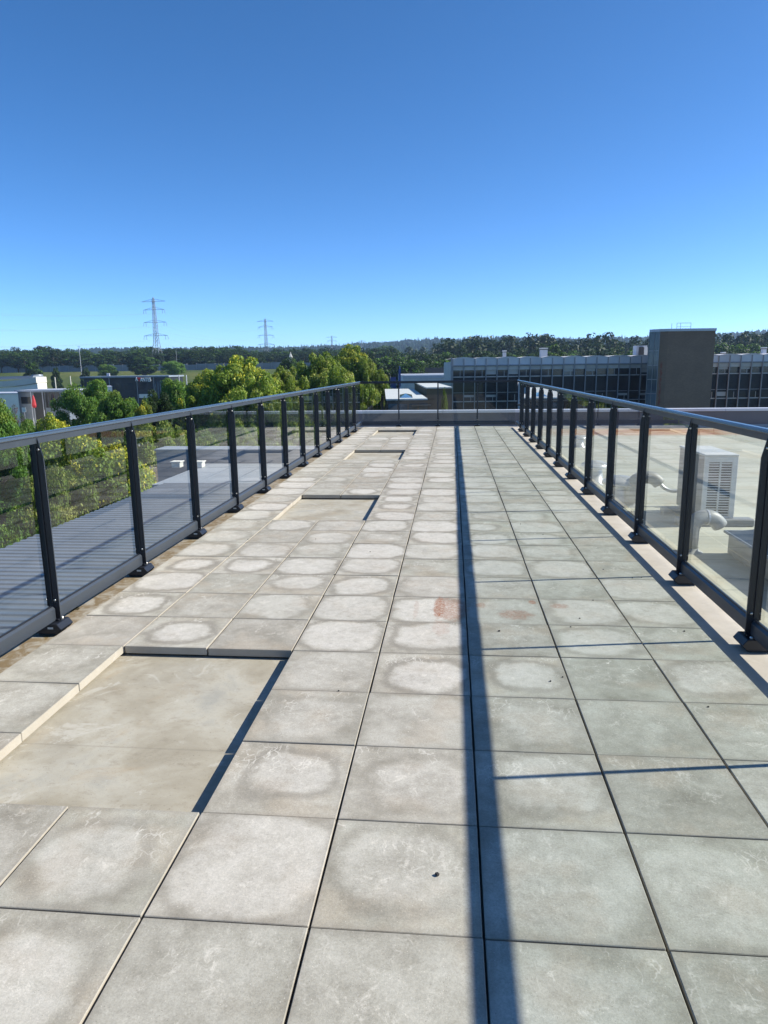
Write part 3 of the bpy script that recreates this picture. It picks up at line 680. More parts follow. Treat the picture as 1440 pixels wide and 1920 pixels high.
# ================================================================== LOW BUILDINGS IN THE CENTRE
def world_box(b, D0, x0, x1, depth, z0, z1, name, mat, parent, inset=0):
    pass
def block(name, label, px0, px1, ytop, D0, D1, wall, roof, edge='cap'):
    """flat-roofed block; its near top edge is seen at ytop at depth D0"""
    loc, rz = face_frame(px0, D0); W = (px1-px0)*D0/F_PX; z = at_d((px0+px1)/2, ytop, D0).z
    T = thing(name, label, 'building', (loc[0], loc[1], GZ), rz); H = z-GZ
    MB().box((0, 0, 0), (W, D1-D0, H-.12)).build('wall', M[wall], T)
    MB().box((-.05, -.05, H-.117), (W+.03, D1-D0+.1, H)).build('roof', M[roof], T)
    return T, W, H
T, W, H = block('warehouse', 'long low hall with grey sheet roof, farthest of the low buildings beyond the terrace end', 757, 900, 704, 150, 255, 'fascia', 'greyroof')
MB().box((-.15, -.15, H-.6), (W, -.11, H+.05)).build('roof_edge', M['cap'], T); MB().box((.2, 1, H+.003), (W, 20, H+.06)).build('roof_patch', M['darkroof'], T)
MB().box((1, 60, H+.003), (W-2, 62, H+1.6)).build('roof_unit', M['acdark'], T)
T, W, H = block('brick_block', 'dark brick block with bright white flat roof beside the office building', 800, 847, 726, 66, 91, 'brickdark', 'roofwhite')
T, W, H = block('workshop', 'low dark workshop with white roof and pyramid skylight beyond the terrace end', 724, 799.3, 747.6, 58, 85.5, 'brickdark', 'roofwhite')
b = MB(); cx, cy = W*.50, 7; b.add([(cx-.55, cy-5.5, H+.003), (cx+.55, cy-5.5, H+.003), (cx+.75, cy+2, H+.003), (cx-.35, cy+2, H+.003), (cx+.1, cy-1, H+.22)], [(0, 1, 4), (1, 2, 4), (2, 3, 4), (3, 0, 4), (0, 3, 2, 1)]); b.build('skylight', M['darkglass'], T)
for k in range(4): MB().box((.15+k*W/4, -.04, H-.95), (.15+k*W/4+W/4.6, -.004, H-.4)).build('window', M['bluglass'], T)
MB().box((W*.62, -.5, H-.62), (W+.3, -.05, H-.5)).build('canopy', M['acdark'], T)
# blue banner and pole
q = at_z(751, 790, GZ); 
def at_gd(px_, D): p = at_d(px_, 760, D); return Vector((p.x, p.y, GZ))
p_ = at_gd(750, 120); zt_ = at_d(750, 686, 120).z; T = thing('flagpole', 'tall blue mast with rolled flag beside the workshop roof', 'flagpole', p_, -YAW)
b = MB(); b.tube([(0, 0, 0), (0, 0, zt_-GZ)], .07, 8); b.build('mast', M['blue'], T); b = MB(); b.box((-.20, -.05, zt_-GZ-3.4), (.16, .05, zt_-GZ-.5)); b.build('flag', M['blue'], T)
p_ = at_gd(739, 116); zt_ = at_d(739, 706, 116).z; T = thing('banner', 'lilac and blue upright banner left of the blue mast', 'banner', p_, -YAW)
b = MB(); b.tube([(-.55, 0, 0), (-.55, 0, zt_-GZ)], .05, 6); b.build('pole', M['mullion'], T)
MB().box((-.5, -.03, zt_-GZ-1.2), (.35, .03, zt_-GZ-.1)).build('upper_panel', M['lilac'], T); MB().box((-.5, -.03, zt_-GZ-2.8), (.35, .03, zt_-GZ-1.22)).build('lower_panel', M['blue'], T)
# dark fence with grass verge, left of the workshop
A_ = at_d(722, 738, 95); B_ = at_d(678, 775, 48)
T = thing('timber_fence', 'dark upright-panel fence slanting away left of the workshop', 'fence', (A_.x, A_.y, GZ), 0)
n = 16
for k in range(n):
    u = k/n; p = A_.lerp(B_, u)-Vector((A_.x, A_.y, 0)); q2 = A_.lerp(B_, (k+.9)/n)-Vector((A_.x, A_.y, 0)); zt_ = A_.lerp(B_, u).z-GZ
    b = MB(); d_ = Vector((.06, 0, 0)); b.add([(p.x, p.y, 0), (q2.x, q2.y, 0), (q2.x+.06, q2.y, 0), (p.x+.06, p.y, 0), (p.x, p.y, zt_), (q2.x, q2.y, zt_), (q2.x+.06, q2.y, zt_), (p.x+.06, p.y, zt_)],
        [(0, 3, 2, 1), (4, 5, 6, 7), (0, 1, 5, 4), (1, 2, 6, 5), (2, 3, 7, 6), (3, 0, 4, 7)]); b.build('panel', M['spandrel'], T)

# ================================================================== BUILDINGS ON THE LEFT
# black-clad building with lettering
D = 211; loc, rz = face_frame(155, D); mp = D/F_PX; z706 = at_d(230, 708, D).z
T = thing('black_office', 'flat black-clad office with white and red lettering on its roof edge', 'building', (loc[0], loc[1], GZ), rz); H = z706-GZ; W = 158*mp
MB().box((0, 0, 0), (W*.63, 14, H)).build('left_block', M['black'], T); MB().box((W*.632, -1.2, 0), (W, 14, H-.1)).build('right_block', M['black'], T)
MB().box((-.5, -1.7, H+.003), (W*1.0+.3, 14.5, H+.45)).build('roof', M['darkroof'], T)
for (u, v_, w_, h_) in ((.36, 1.6, .07, 2.0), (.47, 1.6, .1, 2.0), (.36, 5.4, .08, 1.9), (.5, 5.4, .09, 1.9), (.2, 5.4, .06, 1.2)):
    MB().box((W*u, -.05, H-v_-h_), (W*(u+w_), -.003, H-v_)).build('window', M['darkglass'], T)
MB().box((W*.645, -1.27, H-3.5), (W*.80, -1.205, H-1.5)).build('window', M['darkglass'], T)
MB().box((W*.645, -1.27, H-5.9), (W*.82, -1.205, H-4.8)).build('window', M['white'], T)
for k in range(6): MB().box((W*(.84+.027*k), -1.27, H-6.5), (W*(.84+.027*k)+.35, -1.205, H-1.2)).build('window', M['bluglass'], T)
for u in (.31, .63, .825): MB().box((W*u, -1.4, H-9), (W*u+.2, -1.28, H)).build('downpipe', M['mullion'], T)
for u in (.24, .26): MB().box((W*u, 2, H+.46), (W*u+.35, 2.4, H+1.3)).build('roof_vent', M['cap'], T)
# lettering: seven letters, the second red
def text(body, mat, x, size, z):
    cu = bpy.data.curves.new('letters', 'FONT'); cu.body = body; cu.size = size; cu.extrude = .08; cu.offset = .03
    o = bpy.data.objects.new('letters', cu); COL.objects.link(o)
    dg = bpy.context.evaluated_depsgraph_get(); me = bpy.data.meshes.new_from_object(o.evaluated_get(dg)); COL.objects.unlink(o); bpy.data.objects.remove(o)
    me.materials.clear(); me.materials.append(M[mat]); q = link('lettering', me, T, (x, -1.9, z)); q.rotation_euler = (math.pi/2, 0, 0); q.scale = (.72, 1, 1); return q, .72*max(v.co.x for v in me.vertices)
xl = W*.625; s_ = 1.55
q_, w1 = text('A', 'letter', xl, s_, H-1.0)
q_, w2 = text('V', 'redpaint', xl+w1*.95, s_, H-1.15)
q_, w3 = text('ANTES', 'letter', xl+(w1+w2)*.95, s_*.94, H-1.15)
# white block in front of it
D = 150; loc, rz = face_frame(178, D); T = thing('white_annex', 'white flat-roofed annex in front of the black office, half hidden by green trees', 'building', (loc[0], loc[1], GZ), rz); zz = at_d(190, 726, D).z-GZ
MB().prism([(0, 0), (3.2, 0), (.2, 7), (-3, 7)], 0, zz, 'z').build('wall', M['white'], T); MB().box((1.6, -.05, zz-2.6), (2.6, -.003, zz-1.4)).build('window', M['darkglass'], T); MB().prism([(-.1, -.1), (3.3, -.1), (.3, 7), (-3, 7)], zz+.003, zz+.15, 'z').build('roof', M['cap'], T)
# curved white building at the left edge
D = 160; mp = D/F_PX; loc, rz = face_frame(-60, D); T = thing('curved_white_building', 'white building with a curved roof edge at the left edge of the view', 'building', (loc[0], loc[1], GZ), rz); W = 124*mp
zz = at_d(30, 727, D).z-GZ; n = 14
top = [(W*i/n, zz+.9*((i/n)**3)) for i in range(n+1)]
b = MB(); b.prism([(0, 0)]+[(W, 0)]+[(x, z) for x, z in reversed(top)], 0, 4.4, 'y'); b.build('wall', M['white'], T)
b = MB(); b.prism([(x, z+.1) for x, z in top]+[(x, z+1.4) for x, z in reversed(top)], -.4, 4.6, 'y'); b.build('roof_band', M['offwhite'], T)
b = MB(); b.prism([(0, zz+1.7), (W*.9, zz+1.9), (W*.92, zz+2.6), (0, zz+2.4)], 1, 4.3, 'y'); b.build('roof', M['darkroof'], T)
D = 175; loc, rz = face_frame(61, D); mp = D/F_PX; T = thing('grey_turret', 'grey metal-clad rounded turret with a white diagonal stripe beside the curved white building', 'tower', (loc[0]+1, loc[1], GZ), rz); zz = at_d(70, 702, D).z-GZ
b = MB(); b.lathe([(1.35, 0), (1.35, zz-.4), (1.15, zz), (0, zz)], n=24); b.build('drum', M['turret'], T)
b = MB(); b.tube([(-1.3, -1.0, zz-3.6), (-.4, -1.55, zz-2.0), (.5, -1.5, zz-.9)], .14, 6); b.build('stripe', M['white'], T)
D = 128; mp = D/F_PX; loc, rz = face_frame(-70, D); T = thing('white_shed', 'bright plain white wall of a shed at the left edge, below the curved building', 'building', (loc[0], loc[1], GZ), rz); zz = at_d(10, 739, D).z-GZ
MB().prism([(0, 0), (95*mp, 0), (95*mp-4.2, 8), (-4, 8)], 0, zz, 'z').build('wall', M['white'], T); MB().prism([(-.1, -.1), (95*mp+.1, -.1), (95*mp-4.2, 8.1), (-4, 8.1)], zz+.003, zz+.2, 'z').build('roof', M['cap'], T)
D = 138; mp = D/F_PX; loc, rz = face_frame(28, D); T = thing('glass_pavilion', 'low pavilion with flat blue-grey roof and dark glazing behind the red parasol', 'building', (loc[0], loc[1], GZ), rz); zz = at_d(80, 731, D).z-GZ
MB().box((0, 0, 0), (92*mp, 10, zz-.3)).build('wall', M['turret'], T); MB().box((-.2, -1.0, zz-.29), (92*mp+.4, 10.2, zz)).build('roof', M['greyroof'], T)
MB().box((5*mp, -.06, zz-2.6), (24*mp, -.003, zz-1.3)).build('window', M['darkglass'], T); MB().box((29*mp, -.06, 0), (48*mp, -.003, zz-.5)).build('dark_panel', M['acdark'], T)
for u in (49, 56, 63, 70): MB().box((u*mp+.05, -.06, zz-3.4), ((u+6.4)*mp, -.003, zz-.5)).build('window', M['darkglass'], T)
for u in (48.2, 27): MB().box((u*mp, -.9, 0), (u*mp+.12, -.8, zz-.3)).build('post', M['cap'], T)
D = 134; p_ = at_gd(64, D); zt_ = at_d(64, 740, D).z-GZ; T = thing('parasol', 'closed red parasol standing before the glass pavilion', 'parasol', p_, 0)
b = MB(); b.tube([(0, 0, 0), (0, 0, zt_)], .04, 6); b.build('pole', M['mullion'], T); b = MB(); b.lathe([(.28, zt_-2.4), (.42, zt_-2.0), (.3, zt_-1.0), (.16, zt_-.4), (.02, zt_)], n=9); b.build('canopy', M['red'], T)
D = 115; p_ = at_gd(44, D); zt_ = at_d(44, 764, D).z-GZ; T = thing('sign_board', 'small white sign board on a post among the trees at the left', 'sign', p_, -YAW)
b = MB(); b.tube([(0, .05, 0), (0, .05, zt_-.1)], .05, 6); b.build('post', M['mullion'], T); MB().box((-.33, -.03, zt_-.75), (.33, .0, zt_)).build('board', M['white'], T); MB().box((-.2, -.04, zt_-.55), (.2, -.032, zt_-.35)).build('print', M['fascia'], T)

# noise barrier on the embankment
T = thing('noise_barrier', 'long grey noise barrier wall along the far embankment at the left', 'wall', (0, 0, 0), 0)
x0, x1 = at_d(-60, 690, 436).x, at_d(700, 690, 436).x
pan = MB().box((.08, 0, 0), (5.9, .2, 1)).mesh('panel', M['wall_barrier']); pst = MB().box((-.09, -.15, 0), (.09, .3, 4.3)).mesh('post', M['mullion'])
xx = x0; k = 0
while xx < x1:
    z0 = float(terrain_z(np.array(xx), np.array(436.)))-.1
    o = link('panel', pan, T, (xx, 436, z0)); o.scale = (1, 1, 4.0+.5*math.sin(k*1.7)*(k % 3 == 0)); link('post', pst, T, (xx, 436, z0)); xx += 6; k += 1

# masts and posts
def mast(px_, ytop, ybase, D, label, r_=.12, mat='pylon', arm=False, name='light_mast', cat='mast'):
    p = at_d(px_, 700, D); z0 = float(terrain_z(np.array(p.x), np.array(p.y))); zt_ = at_d(px_, ytop, D).z
    T = thing(name, label, cat, (p.x, p.y, z0), 0); b = MB(); b.tube([(0, 0, -.3), (0, 0, zt_-z0)], [r_, r_*.6], 6); b.build('pole', M[mat], T)
    if arm: b = MB(); b.box((-.9, -.15, zt_-z0), (.9, .15, zt_-z0+.2)); b.build('lamp_head', M['cap'], T)
mast(153, 650, 690, 425, 'tall thin light mast on the far embankment, left of the first pylon', .16, 'cap', True)
mast(333, 654, 690, 425, 'tall thin light mast on the far embankment, right of the first pylon', .14, 'pylon', True)
mast(102, 707, 725, 240, 'short pale post behind the grey turret', .25, 'offwhite', name='marker_post', cat='post')
mast(131, 705, 716, 240, 'second short pale post, left of the black office', .22, 'offwhite', name='marker_post', cat='post')
mast(335, 703, 714, 215, 'pale post just right of the black office', .2, 'cap', name='marker_post', cat='post')
mast(349, 703, 717, 200, 'pale post farther right of the black office, near the big yellow-green tree', .22, 'cap', name='marker_post', cat='post')
p_ = at_d(546, 690, 455); z0 = float(terrain_z(np.array(p_.x), np.array(p_.y))); T = thing('lattice_mast', 'small white lattice mast among dark trees right of the second pylon', 'mast', (p_.x, p_.y, z0-1), 0); zt_ = at_d(546, 660, 455).z-z0+1
b = MB()
for sx in (-1, 1):
    for sy in (-1, 1): b.tube([(sx*1.9, sy*1.9, 0), (sx*.7, sy*.7, zt_*.75), (sx*.25, sy*.25, zt_*.9)], .17, 5)
for k in range(5):
    a = k/5; r1 = 1.9-1.25*a; z1 = zt_*.75*a; b.tube([(-r1, -r1, z1), (r1-.2, -r1+.2, z1+zt_*.15)], .1, 4); b.tube([(r1, -r1, z1), (-r1+.2, -r1+.2, z1+zt_*.15)], .1, 4)
b.tube([(0, 0, zt_*.7), (0, 0, zt_)], .2, 6); b.box((-.8, -.8, zt_*.72), (.8, .8, zt_*.76)); b.build('lattice', M['white'], T)

# ================================================================== PYLONS AND LINES
def pylon_parts():
    H = 50.; lat = MB(); rb = .13
    def half(z): return 4.2-2.9*(z/22) if z < 22 else 1.3-.75*((z-22)/26)
    lv = [0, 5.5, 10.5, 15, 19, 22]+[22+26*i/12 for i in range(1, 13)]
    for sx in (-1, 1):
        for sy in (-1, 1): lat.tube([(sx*half(z), sy*half(z), z) for z in (0, 11, 22, 35, 48)]+[(0, 0, H)], rb*1.2, 4)
    for i in range(len(lv)-1):
        a, c_ = lv[i], lv[i+1]; ha, hc = half(a), half(c_)
        for s_ in (-1, 1):
            lat.tube([(-ha, s_*ha, a), (hc, s_*hc, c_)], rb*.6, 3); lat.tube([(ha, s_*ha, a), (-hc, s_*hc, c_)], rb*.6, 3)
            lat.tube([(s_*ha, -ha, a), (s_*hc, hc, c_)], rb*.6, 3)
        lat.tube([(-hc, -hc, c_), (hc, -hc, c_)], rb*.6, 3)
    arm = MB(); ins = MB()
    ends = []
    for z, L in ((25.5, 8.4), (34.0, 7.9), (42.0, 7.3), (47.2, 8.4)):
        for s_ in (-1, 1):
            arm.tube([(0, 0, z), (s_*L, 0, z)], rb*1.1, 4); arm.tube([(0, 0, z+1.6), (s_*L*.5, 0, z+.9), (s_*L, 0, z)], rb*.8, 4)
            for k in range(1, 4): arm.tube([(s_*L*k/4, 0, z), (s_*L*(k-.5)/4, 0, z+1.6-1.6*(k-.5)/4)], rb*.5, 3)
            if z < 45:
                for xx in (L, L*.82) : ins.tube([(s_*xx, 0, z), (s_*(L*.91+(xx-L*.91)*1.1+(.35 if xx == L else -.1)), 0, z-2.4)], .13, 4)
                ends += [(s_*L, 0, z-2.4), (s_*L*.82, 0, z-2.4)]
            else: ends += [(s_*L, 0, z)]
    return lat.mesh('lattice_tower', M['pylon']), arm.mesh('cross_arm', M['pylon']), ins.mesh('insulator', M['pylon']), ends
lat_me, arm_me, ins_me, ends = pylon_parts()
pyl = []
PL = [(287, 557, 480, 'tallest and nearest lattice pylon, behind the black office'), (497, 597, 700, 'second lattice pylon, above the yellow-green trees'),
      (622, 629, 1090, 'third pylon, small and pale above the tree line'), (678, 637, 1320, 'fourth pylon, faint above the trees left of the terrace end'),
      (715, 640, 1650, 'fifth, tiny pylon on the wooded horizon'), (769, 639, 2000, 'sixth, tiny pylon on the horizon above the blue mast'), (795, 636, 2350, 'farthest and rightmost tiny pylon on the wooded horizon')]
for (px_, yt, D, lb) in PL:
    p = at_d(px_, yt, D); s_ = 1.0 if D < 1400 else .75; z0 = p.z-50*s_
    T = thing('pylon', lb, 'pylon', (p.x, p.y, z0), -.10, 'pylons of the power line'); T.scale = (s_,)*3
    link('lattice_tower', lat_me, T); link('cross_arm', arm_me, T); link('insulator', ins_me, T); pyl.append((Vector((p.x, p.y, z0)), s_))
P0 = pyl[0][0]-(pyl[1][0]-pyl[0][0])*1.0+Vector((-90, -40, 0))
seq = [(P0, 1)]+pyl[:4]
for k, e in enumerate(ends):
    b = MB(); R_ = Matrix.Rotation(-.10, 3, 'Z')
    for (A, sa), (B, sb) in zip(seq[:-1], seq[1:]):
        a = A+R_@Vector(e)*sa; c_ = B+R_@Vector(e)*sb; n = 14; L = (c_-a).length
        b.tube([a.lerp(c_, i/n)-Vector((0, 0, 4*(i/n)*(1-i/n)*L*.025)) for i in range(n+1)], .013, 3, cap=False)
    tag(b.build('power_cable', M['cable']), 'thin power cable sagging between the lattice pylons', 'cable', 'cables strung between the pylons')

# ================================================================== TREES
def leaf_cloud(clumps, per, size, mats_p, shell=.34, seed=0, up=.25):
    """clumps: (cx,cy,cz,rx,rz); leaves are small quads spread mostly near each clump's outside"""
    R = np.random.default_rng(seed); V = []; Mi = []
    for (cx, cy, cz, rr, rzz) in clumps:
        n = int(per*(rr/np.mean([c[3] for c in clumps]))**2)+4
        d = R.normal(size=(n, 3)); d /= np.linalg.norm(d, axis=1)[:, None]
        rad = (1-shell*R.random(n)**1.5)*(1+.18*np.sin(7*d[:, 0]+cx*3)*np.cos(6*d[:, 1]+cy)*1)
        c = np.array([cx, cy, cz])+d*rad[:, None]*np.array([rr, rr, rzz])
        nrm = d+R.normal(scale=.6, size=(n, 3))+np.array([0, 0, up]); nrm /= np.linalg.norm(nrm, axis=1)[:, None]
        a = np.cross(nrm, R.normal(size=(n, 3))); a /= np.linalg.norm(a, axis=1)[:, None]+1e-9; b_ = np.cross(nrm, a)
        s = size*(.6+.8*R.random(n))[:, None]
        V.append(np.stack([c-a*s*.5, c-b_*s*.32+nrm*s*.1, c+a*s*.5, c+b_*s*.32+nrm*s*.1], 1).reshape(-1, 3))
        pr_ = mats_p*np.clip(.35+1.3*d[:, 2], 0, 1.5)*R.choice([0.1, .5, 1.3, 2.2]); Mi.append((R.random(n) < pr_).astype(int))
    return np.concatenate(V), np.concatenate(Mi)
def cloud_mesh(name, V, Mi, mats):
    me = bpy.data.meshes.new(name); n = len(V)//4
    me.vertices.add(len(V)); me.vertices.foreach_set('co', V.astype(np.float32).ravel())
    me.loops.add(4*n); me.loops.foreach_set('vertex_index', np.arange(4*n, dtype=np.int32)); me.polygons.add(n)
    me.polygons.foreach_set('loop_start', np.arange(0, 4*n, 4, dtype=np.int32)); me.polygons.foreach_set('loop_total', np.full(n, 4, dtype=np.int32))
    for mt in mats: me.materials.append(mt)
    me.polygons.foreach_set('material_index', Mi.astype(np.int32)); me.update(calc_edges=True); me.validate(); return me
def make_tree_meshes(seed, H, Wd, nclump, per, leaf, mats, pf, base=.25, rcs=(.17, .30)):
    R = random.Random(seed); cl = []; crown_h = H*(1-base); rx = Wd/2
    cz = H*base+crown_h*.52
    for k in range(nclump):
        th = R.uniform(0, 6.283); u = R.uniform(-1, 1); rr = R.uniform(.45, .93)**.6
        s_ = math.sqrt(1-u*u); lob = 1+.2*math.sin(3*th+seed)+.14*math.sin(5*th+2*u)
        x, y, z = rr*s_*math.cos(th)*rx*lob, rr*s_*math.sin(th)*rx*lob, cz+rr*u*crown_h*.48*(1 if u > 0 else .9)
        rc = R.uniform(*rcs)*Wd*.62; cl.append((x, y, z, rc, rc*R.uniform(.6, .85)))
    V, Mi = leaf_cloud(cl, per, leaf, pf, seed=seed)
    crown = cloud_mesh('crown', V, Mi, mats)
    b = MB(); r0_ = H*.018+.05; pts = [(0, 0, -.5), (.02*H*R.uniform(-1, 1), .02*H*R.uniform(-1, 1), H*.3), (.03*H*R.uniform(-1, 1), .03*H*R.uniform(-1, 1), H*.7)]
    b.tube(pts, [r0_*1.3, r0_*.8, r0_*.25], 8)
    for c in cl[::max(1, nclump//14)]:
        z0 = H*R.uniform(base*.8, .55); s0 = Vector(pts[1])*(z0/(H*.3)) if z0 < H*.3 else Vector(pts[1]).lerp(Vector(pts[2]), (z0-H*.3)/(H*.4)); s0.z = z0
        e0 = Vector(c[:3]); mid = s0.lerp(e0, .5)+Vector((0, 0, -.04*H)); b.tube([s0, mid, e0], [r0_*.45, r0_*.28, r0_*.08], 5)
    return crown, b.mesh('trunk', M['bark'], smooth=True)
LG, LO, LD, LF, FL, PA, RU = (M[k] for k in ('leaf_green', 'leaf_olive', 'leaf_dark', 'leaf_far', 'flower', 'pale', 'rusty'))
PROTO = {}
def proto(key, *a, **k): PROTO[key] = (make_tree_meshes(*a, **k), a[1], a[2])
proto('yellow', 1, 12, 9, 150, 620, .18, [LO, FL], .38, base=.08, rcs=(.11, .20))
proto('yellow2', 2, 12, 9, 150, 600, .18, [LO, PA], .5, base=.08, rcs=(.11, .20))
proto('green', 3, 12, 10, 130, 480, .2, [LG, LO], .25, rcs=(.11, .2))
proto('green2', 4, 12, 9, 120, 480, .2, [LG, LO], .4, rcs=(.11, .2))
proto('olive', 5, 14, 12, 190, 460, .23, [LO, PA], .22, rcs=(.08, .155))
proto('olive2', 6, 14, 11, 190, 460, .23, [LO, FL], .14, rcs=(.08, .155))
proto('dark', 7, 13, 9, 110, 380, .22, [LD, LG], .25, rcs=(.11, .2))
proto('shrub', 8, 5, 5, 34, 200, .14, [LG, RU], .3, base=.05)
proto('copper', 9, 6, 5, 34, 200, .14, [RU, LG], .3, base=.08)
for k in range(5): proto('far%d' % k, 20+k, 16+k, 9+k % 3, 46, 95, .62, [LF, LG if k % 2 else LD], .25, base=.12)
def tree(px_, ytop, D, wpx, key, label, group=None, zg=None, name=None):
    (crown, trunk), H0, W0 = PROTO[key]; p = at_d(px_, ytop, D)
    z0 = float(terrain_z(np.array(p.x), np.array(p.y))) if zg is None else zg
    h = p.z-z0; T = thing(name or 'tree', label, 'tree' if (name or 'tree') == 'tree' else 'bush', (p.x, p.y, z0), random.uniform(0, 6.28), group)
    wd = wpx*D/F_PX*1.0; T.scale = (wd/W0, wd/W0, h/H0)
    link('trunk', trunk, T); link('crown', crown, T); return T
NEAR = [
 (170, 792, 31, 250, 'yellow', 'big tree with yellow blossom seen through the two leftmost glass panes'),
 (95, 862, 27, 150, 'yellow2', 'lower yellow-green tree between the two leftmost railing posts, nearest the corrugated roof'),
 (290, 782, 37, 130, 'yellow2', 'yellow-green tree seen through the third glass pane of the left railing'),
 (58, 955, 26, 170, 'green', 'low green tree behind the leftmost glass pane, close to the corrugated roof'),
 (-20, 758, 46, 130, 'green2', 'fresh green tree at the left edge of the view, above the handrail'),
 (60, 785, 60, 90, 'green', 'dark green tree between the yellow bush and the left edge'),
 (104, 768, 48, 100, 'yellow', 'bright yellow-blossomed tree top just above the left handrail'),
 (165, 710, 82, 112, 'green', 'tall fresh green tree in front of the white annex and black office'),
 (222, 738, 76, 90, 'green2', 'green tree below the black office, right of the tallest left one'),
 (262, 746, 60, 58, 'yellow', 'small yellow-topped tree under the black office'),
 (290, 735, 66, 70, 'dark', 'dark tree just above the handrail below the right end of the black office'),
 (332, 708, 84, 92, 'green', 'dark green tree between the black office and the big yellow-green tree'),
 (385, 694, 72, 110, 'olive2', 'left shoulder tree of the big yellow-green group'),
 (450, 669, 64, 170, 'olive2', 'biggest broad yellow-green tree left of centre'),
 (530, 688, 66, 110, 'olive', 'rounded olive tree at the right side of the big yellow-green tree'),
 (486, 700, 50, 150, 'olive', 'nearer olive tree rising behind the left handrail'),
 (606, 662, 82, 118, 'olive', 'full olive-green tree right of the second pylon'),
 (655, 647, 100, 104, 'olive2', 'tallest olive tree near the left corner of the far railing'),
 (688, 672, 88, 70, 'olive', 'rightmost tree of the olive row by the terrace corner'),
 (640, 690, 62, 120, 'olive', 'lower olive tree directly behind the left handrail near its far end'),
 (702, 700, 110, 60, 'green', 'green tree above the slanting dark fence'),
 (545, 672, 190, 60, 'dark', 'dark tree between the two yellow-green groups'),
 (60, 678, 330, 34, 'dark', 'lone dark tree in the field before the noise barrier, left edge'),
 (104, 690, 300, 20, 'dark', 'small dark tree in the field behind the grey turret'),
 (160, 690, 330, 22, 'dark', 'small dark tree in the field left of the black office'),
 (200, 682, 400, 34, 'green', 'green tree at the foot of the barrier, left of the nearest pylon'),
 (268, 668, 400, 52, 'dark', 'dark tree at the left foot of the nearest pylon'),
 (325, 676, 400, 44, 'green', 'green tree at the right foot of the nearest pylon'),
]
for a in NEAR: tree(*a[:5], a[5])
tree(22, 760, 100, 34, 'copper', 'reddish-brown bush beside the small white sign at the left', name='bush')
tree(834, 728, 62, 15, 'olive', 'slender light green tree against the dark brick block')
LOWER = [(20, 1010, 24, 70), (110, 900, 40, 120), (230, 850, 48, 150), (330, 800, 56, 140), (420, 790, 60, 140), (520, 770, 68, 130), (590, 750, 80, 120),
 (440, 800, 44, 120), (500, 790, 50, 120), (560, 786, 52, 110), (610, 775, 60, 100), (20, 860, 60, 90), (90, 840, 66, 90), (660, 770, 66, 70)]
for k, (x, y, D, w_) in enumerate(LOWER):
    tree(x, y, D, w_, ['green', 'green2', 'dark', 'olive'][k % 4], 'shaded green tree seen through the left glass below the handrail', 'trees below the handrail on the left', name='tree')
# wood edges: individual trees
lab_l = 'dark tree in the wood behind the noise barrier,'; lab_r = 'dark green tree in the wood behind the '
R = random.Random(5)
for row, (D, y_off) in enumerate(((470, 6), (520, 3), (575, 0))):
    x = -30
    while x < 740:
        yt = 653-4*math.sin(x/90)*math.sin(x/37)+y_off+R.uniform(-4, 4)
        if row == 0 and abs(x-287) < 16: x += 8
        tree(x, yt, D+R.uniform(-12, 12), R.uniform(24, 36), 'far%d' % R.randrange(5), lab_l+(' left of the nearest pylon' if x < 287 else ' between the two nearest pylons' if x < 497 else ' right of the second pylon'), 'wood behind the noise barrier'); x += R.uniform(14, 22)
for row, (D, y_off) in enumerate(((215, 14), (255, 7), (305, 0))):
    x = 700-12*row
    while x < 1470:
        yt = (662 if x < 830 else 662-(x-830)*.028)+y_off+R.uniform(-5, 4)-(6 if 1000 < x < 1060 or 940 < x < 955 else 0)
        tree(x, yt, D+R.uniform(-9, 9), R.uniform(38, 62), 'far%d' % R.randrange(5), lab_r+('low grey hall, left of the office building' if x < 850 else 'office building, left of its slim chimney' if x < 946 else 'office building, between its two pale chimneys' if x < 1020 else 'office building, between chimney and brown tower' if x < 1225 else 'brown tower' if x < 1333 else 'office building, right of the brown tower'), 'wood behind the office building'); x += R.uniform(24, 38)

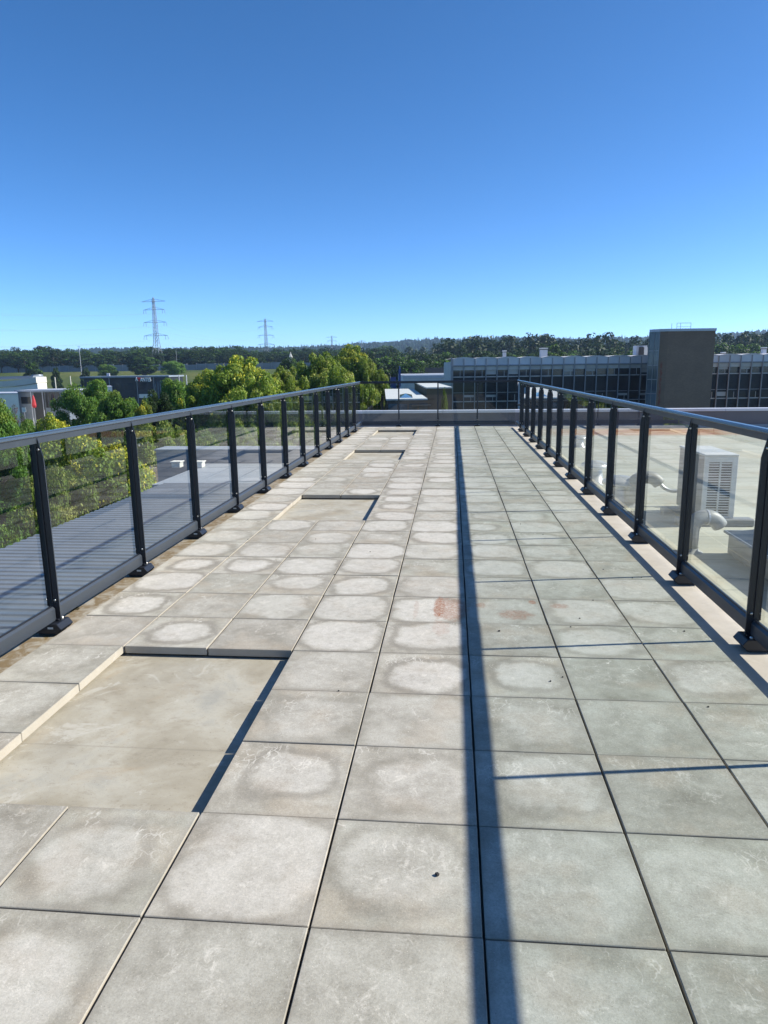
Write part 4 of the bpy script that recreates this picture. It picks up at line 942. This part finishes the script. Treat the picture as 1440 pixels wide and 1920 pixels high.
# far woods: thousands of small crowns on rising ground, one mass
def mass(name, N, xr, yr, hmin, hmax, seed, conifer):
    R = np.random.default_rng(seed); y = R.uniform(yr[0], yr[1], N); x = R.uniform(-.72, .55, N)*y+xr
    z = terrain_z(x, y); h = R.uniform(hmin, hmax, N)*(1+.25*np.sin(x/60)*np.sin(y/80)); r_ = h*R.uniform(.26, .42, N)
    V = []; n = 7; rings = [(.25, .75), (1., .45), (.85, .72), (.42, .93)]
    con = R.random(N) < conifer
    allv = np.zeros((N, len(rings)*n+1, 3)); ang = np.arange(n)/n*2*np.pi
    for i, (rr, zz) in enumerate(rings):
        jit = R.uniform(.65, 1.3, (N, n)); rad = np.where(con, [.6, .75, .42, .16][i], rr)[:, None]*r_[:, None]*jit
        zc = np.where(con, [.1, .3, .6, .85][i], [.08, .35, .7, .93][i])[:, None]*h[:, None]*R.uniform(.93, 1.07, (N, n))
        allv[:, i*n:(i+1)*n, 0] = x[:, None]+rad*np.cos(ang+i*.4); allv[:, i*n:(i+1)*n, 1] = y[:, None]+rad*np.sin(ang+i*.4); allv[:, i*n:(i+1)*n, 2] = z[:, None]+zc
    allv[:, -1] = np.stack([x, y, z+h*np.where(con, 1.15, 1.0)], -1)
    q = [(i*n+k, i*n+(k+1) % n, (i+1)*n+(k+1) % n, (i+1)*n+k) for i in range(len(rings)-1) for k in range(n)]
    tr = [((len(rings)-1)*n+k, (len(rings)-1)*n+(k+1) % n, len(rings)*n) for k in range(n)]
    nv = len(rings)*n+1; off = np.arange(N)[:, None, None]*nv
    Q = (np.array(q)[None]+off).reshape(-1, 4); Tt = (np.array(tr)[None]+off).reshape(-1, 3)
    me = bpy.data.meshes.new(name); me.vertices.add(N*nv); me.vertices.foreach_set('co', allv.astype(np.float32).ravel())
    idx = np.concatenate([Q.ravel(), Tt.ravel()]).astype(np.int32); me.loops.add(len(idx)); me.loops.foreach_set('vertex_index', idx)
    nf = len(Q)+len(Tt); me.polygons.add(nf); ls = np.concatenate([np.arange(len(Q))*4, len(Q)*4+np.arange(len(Tt))*3]).astype(np.int32); me.polygons.foreach_set('loop_start', ls)
    me.polygons.foreach_set('loop_total', np.concatenate([np.full(len(Q), 4), np.full(len(Tt), 3)]).astype(np.int32)); me.materials.append(M['canopy']); me.update(calc_edges=True)
    o = link(name, me); tag(o, 'far wooded hills with conifers along the horizon' if conifer > .3 else 'wood stretching back behind the first trees', 'forest', kind='stuff'); return o
cl = []; R = random.Random(77)
for k in range(1900):
    y = R.uniform(360, 1150)**1.0; x = R.uniform(-.70, .54)*y
    if y < 640 and x < -.02*y: continue
    z = float(terrain_z(np.array(x), np.array(y))); h = R.uniform(13, 19)
    for j in range(3):
        rr = R.uniform(2.6, 4.2); cl.append((x+R.uniform(-2, 2), y+R.uniform(-2, 2), z+h-rr*.8-j*h*.22, rr, rr*.9))
V, Mi = leaf_cloud(cl, 58, 1.9, .2, seed=9)
tag(link('far_wood', cloud_mesh('far_wood', V, Mi, [LF, LD])), 'wood stretching back behind the first rows of trees', 'forest', kind='stuff')
mass('forest_hill', 20000, 0, (1150, 2750), 13, 24, 4, .6)

# ================================================================== HAZE
hz = MB().box((-5600, -650, GZ-2), (5600, 6900, 135))
t = NT('thin_haze'); t.t.nodes.remove(t.b); v = t.n('ShaderNodeVolumePrincipled'); v.inputs['Color'].default_value = (.50, .72, 1, 1); v.inputs['Density'].default_value = .00014; v.inputs['Anisotropy'].default_value = .3
t.l(v.outputs[0], t.out.inputs['Volume']); o = hz.build('haze', t.mat); tag(o, 'thin blue haze over the distance', 'haze', kind='stuff')
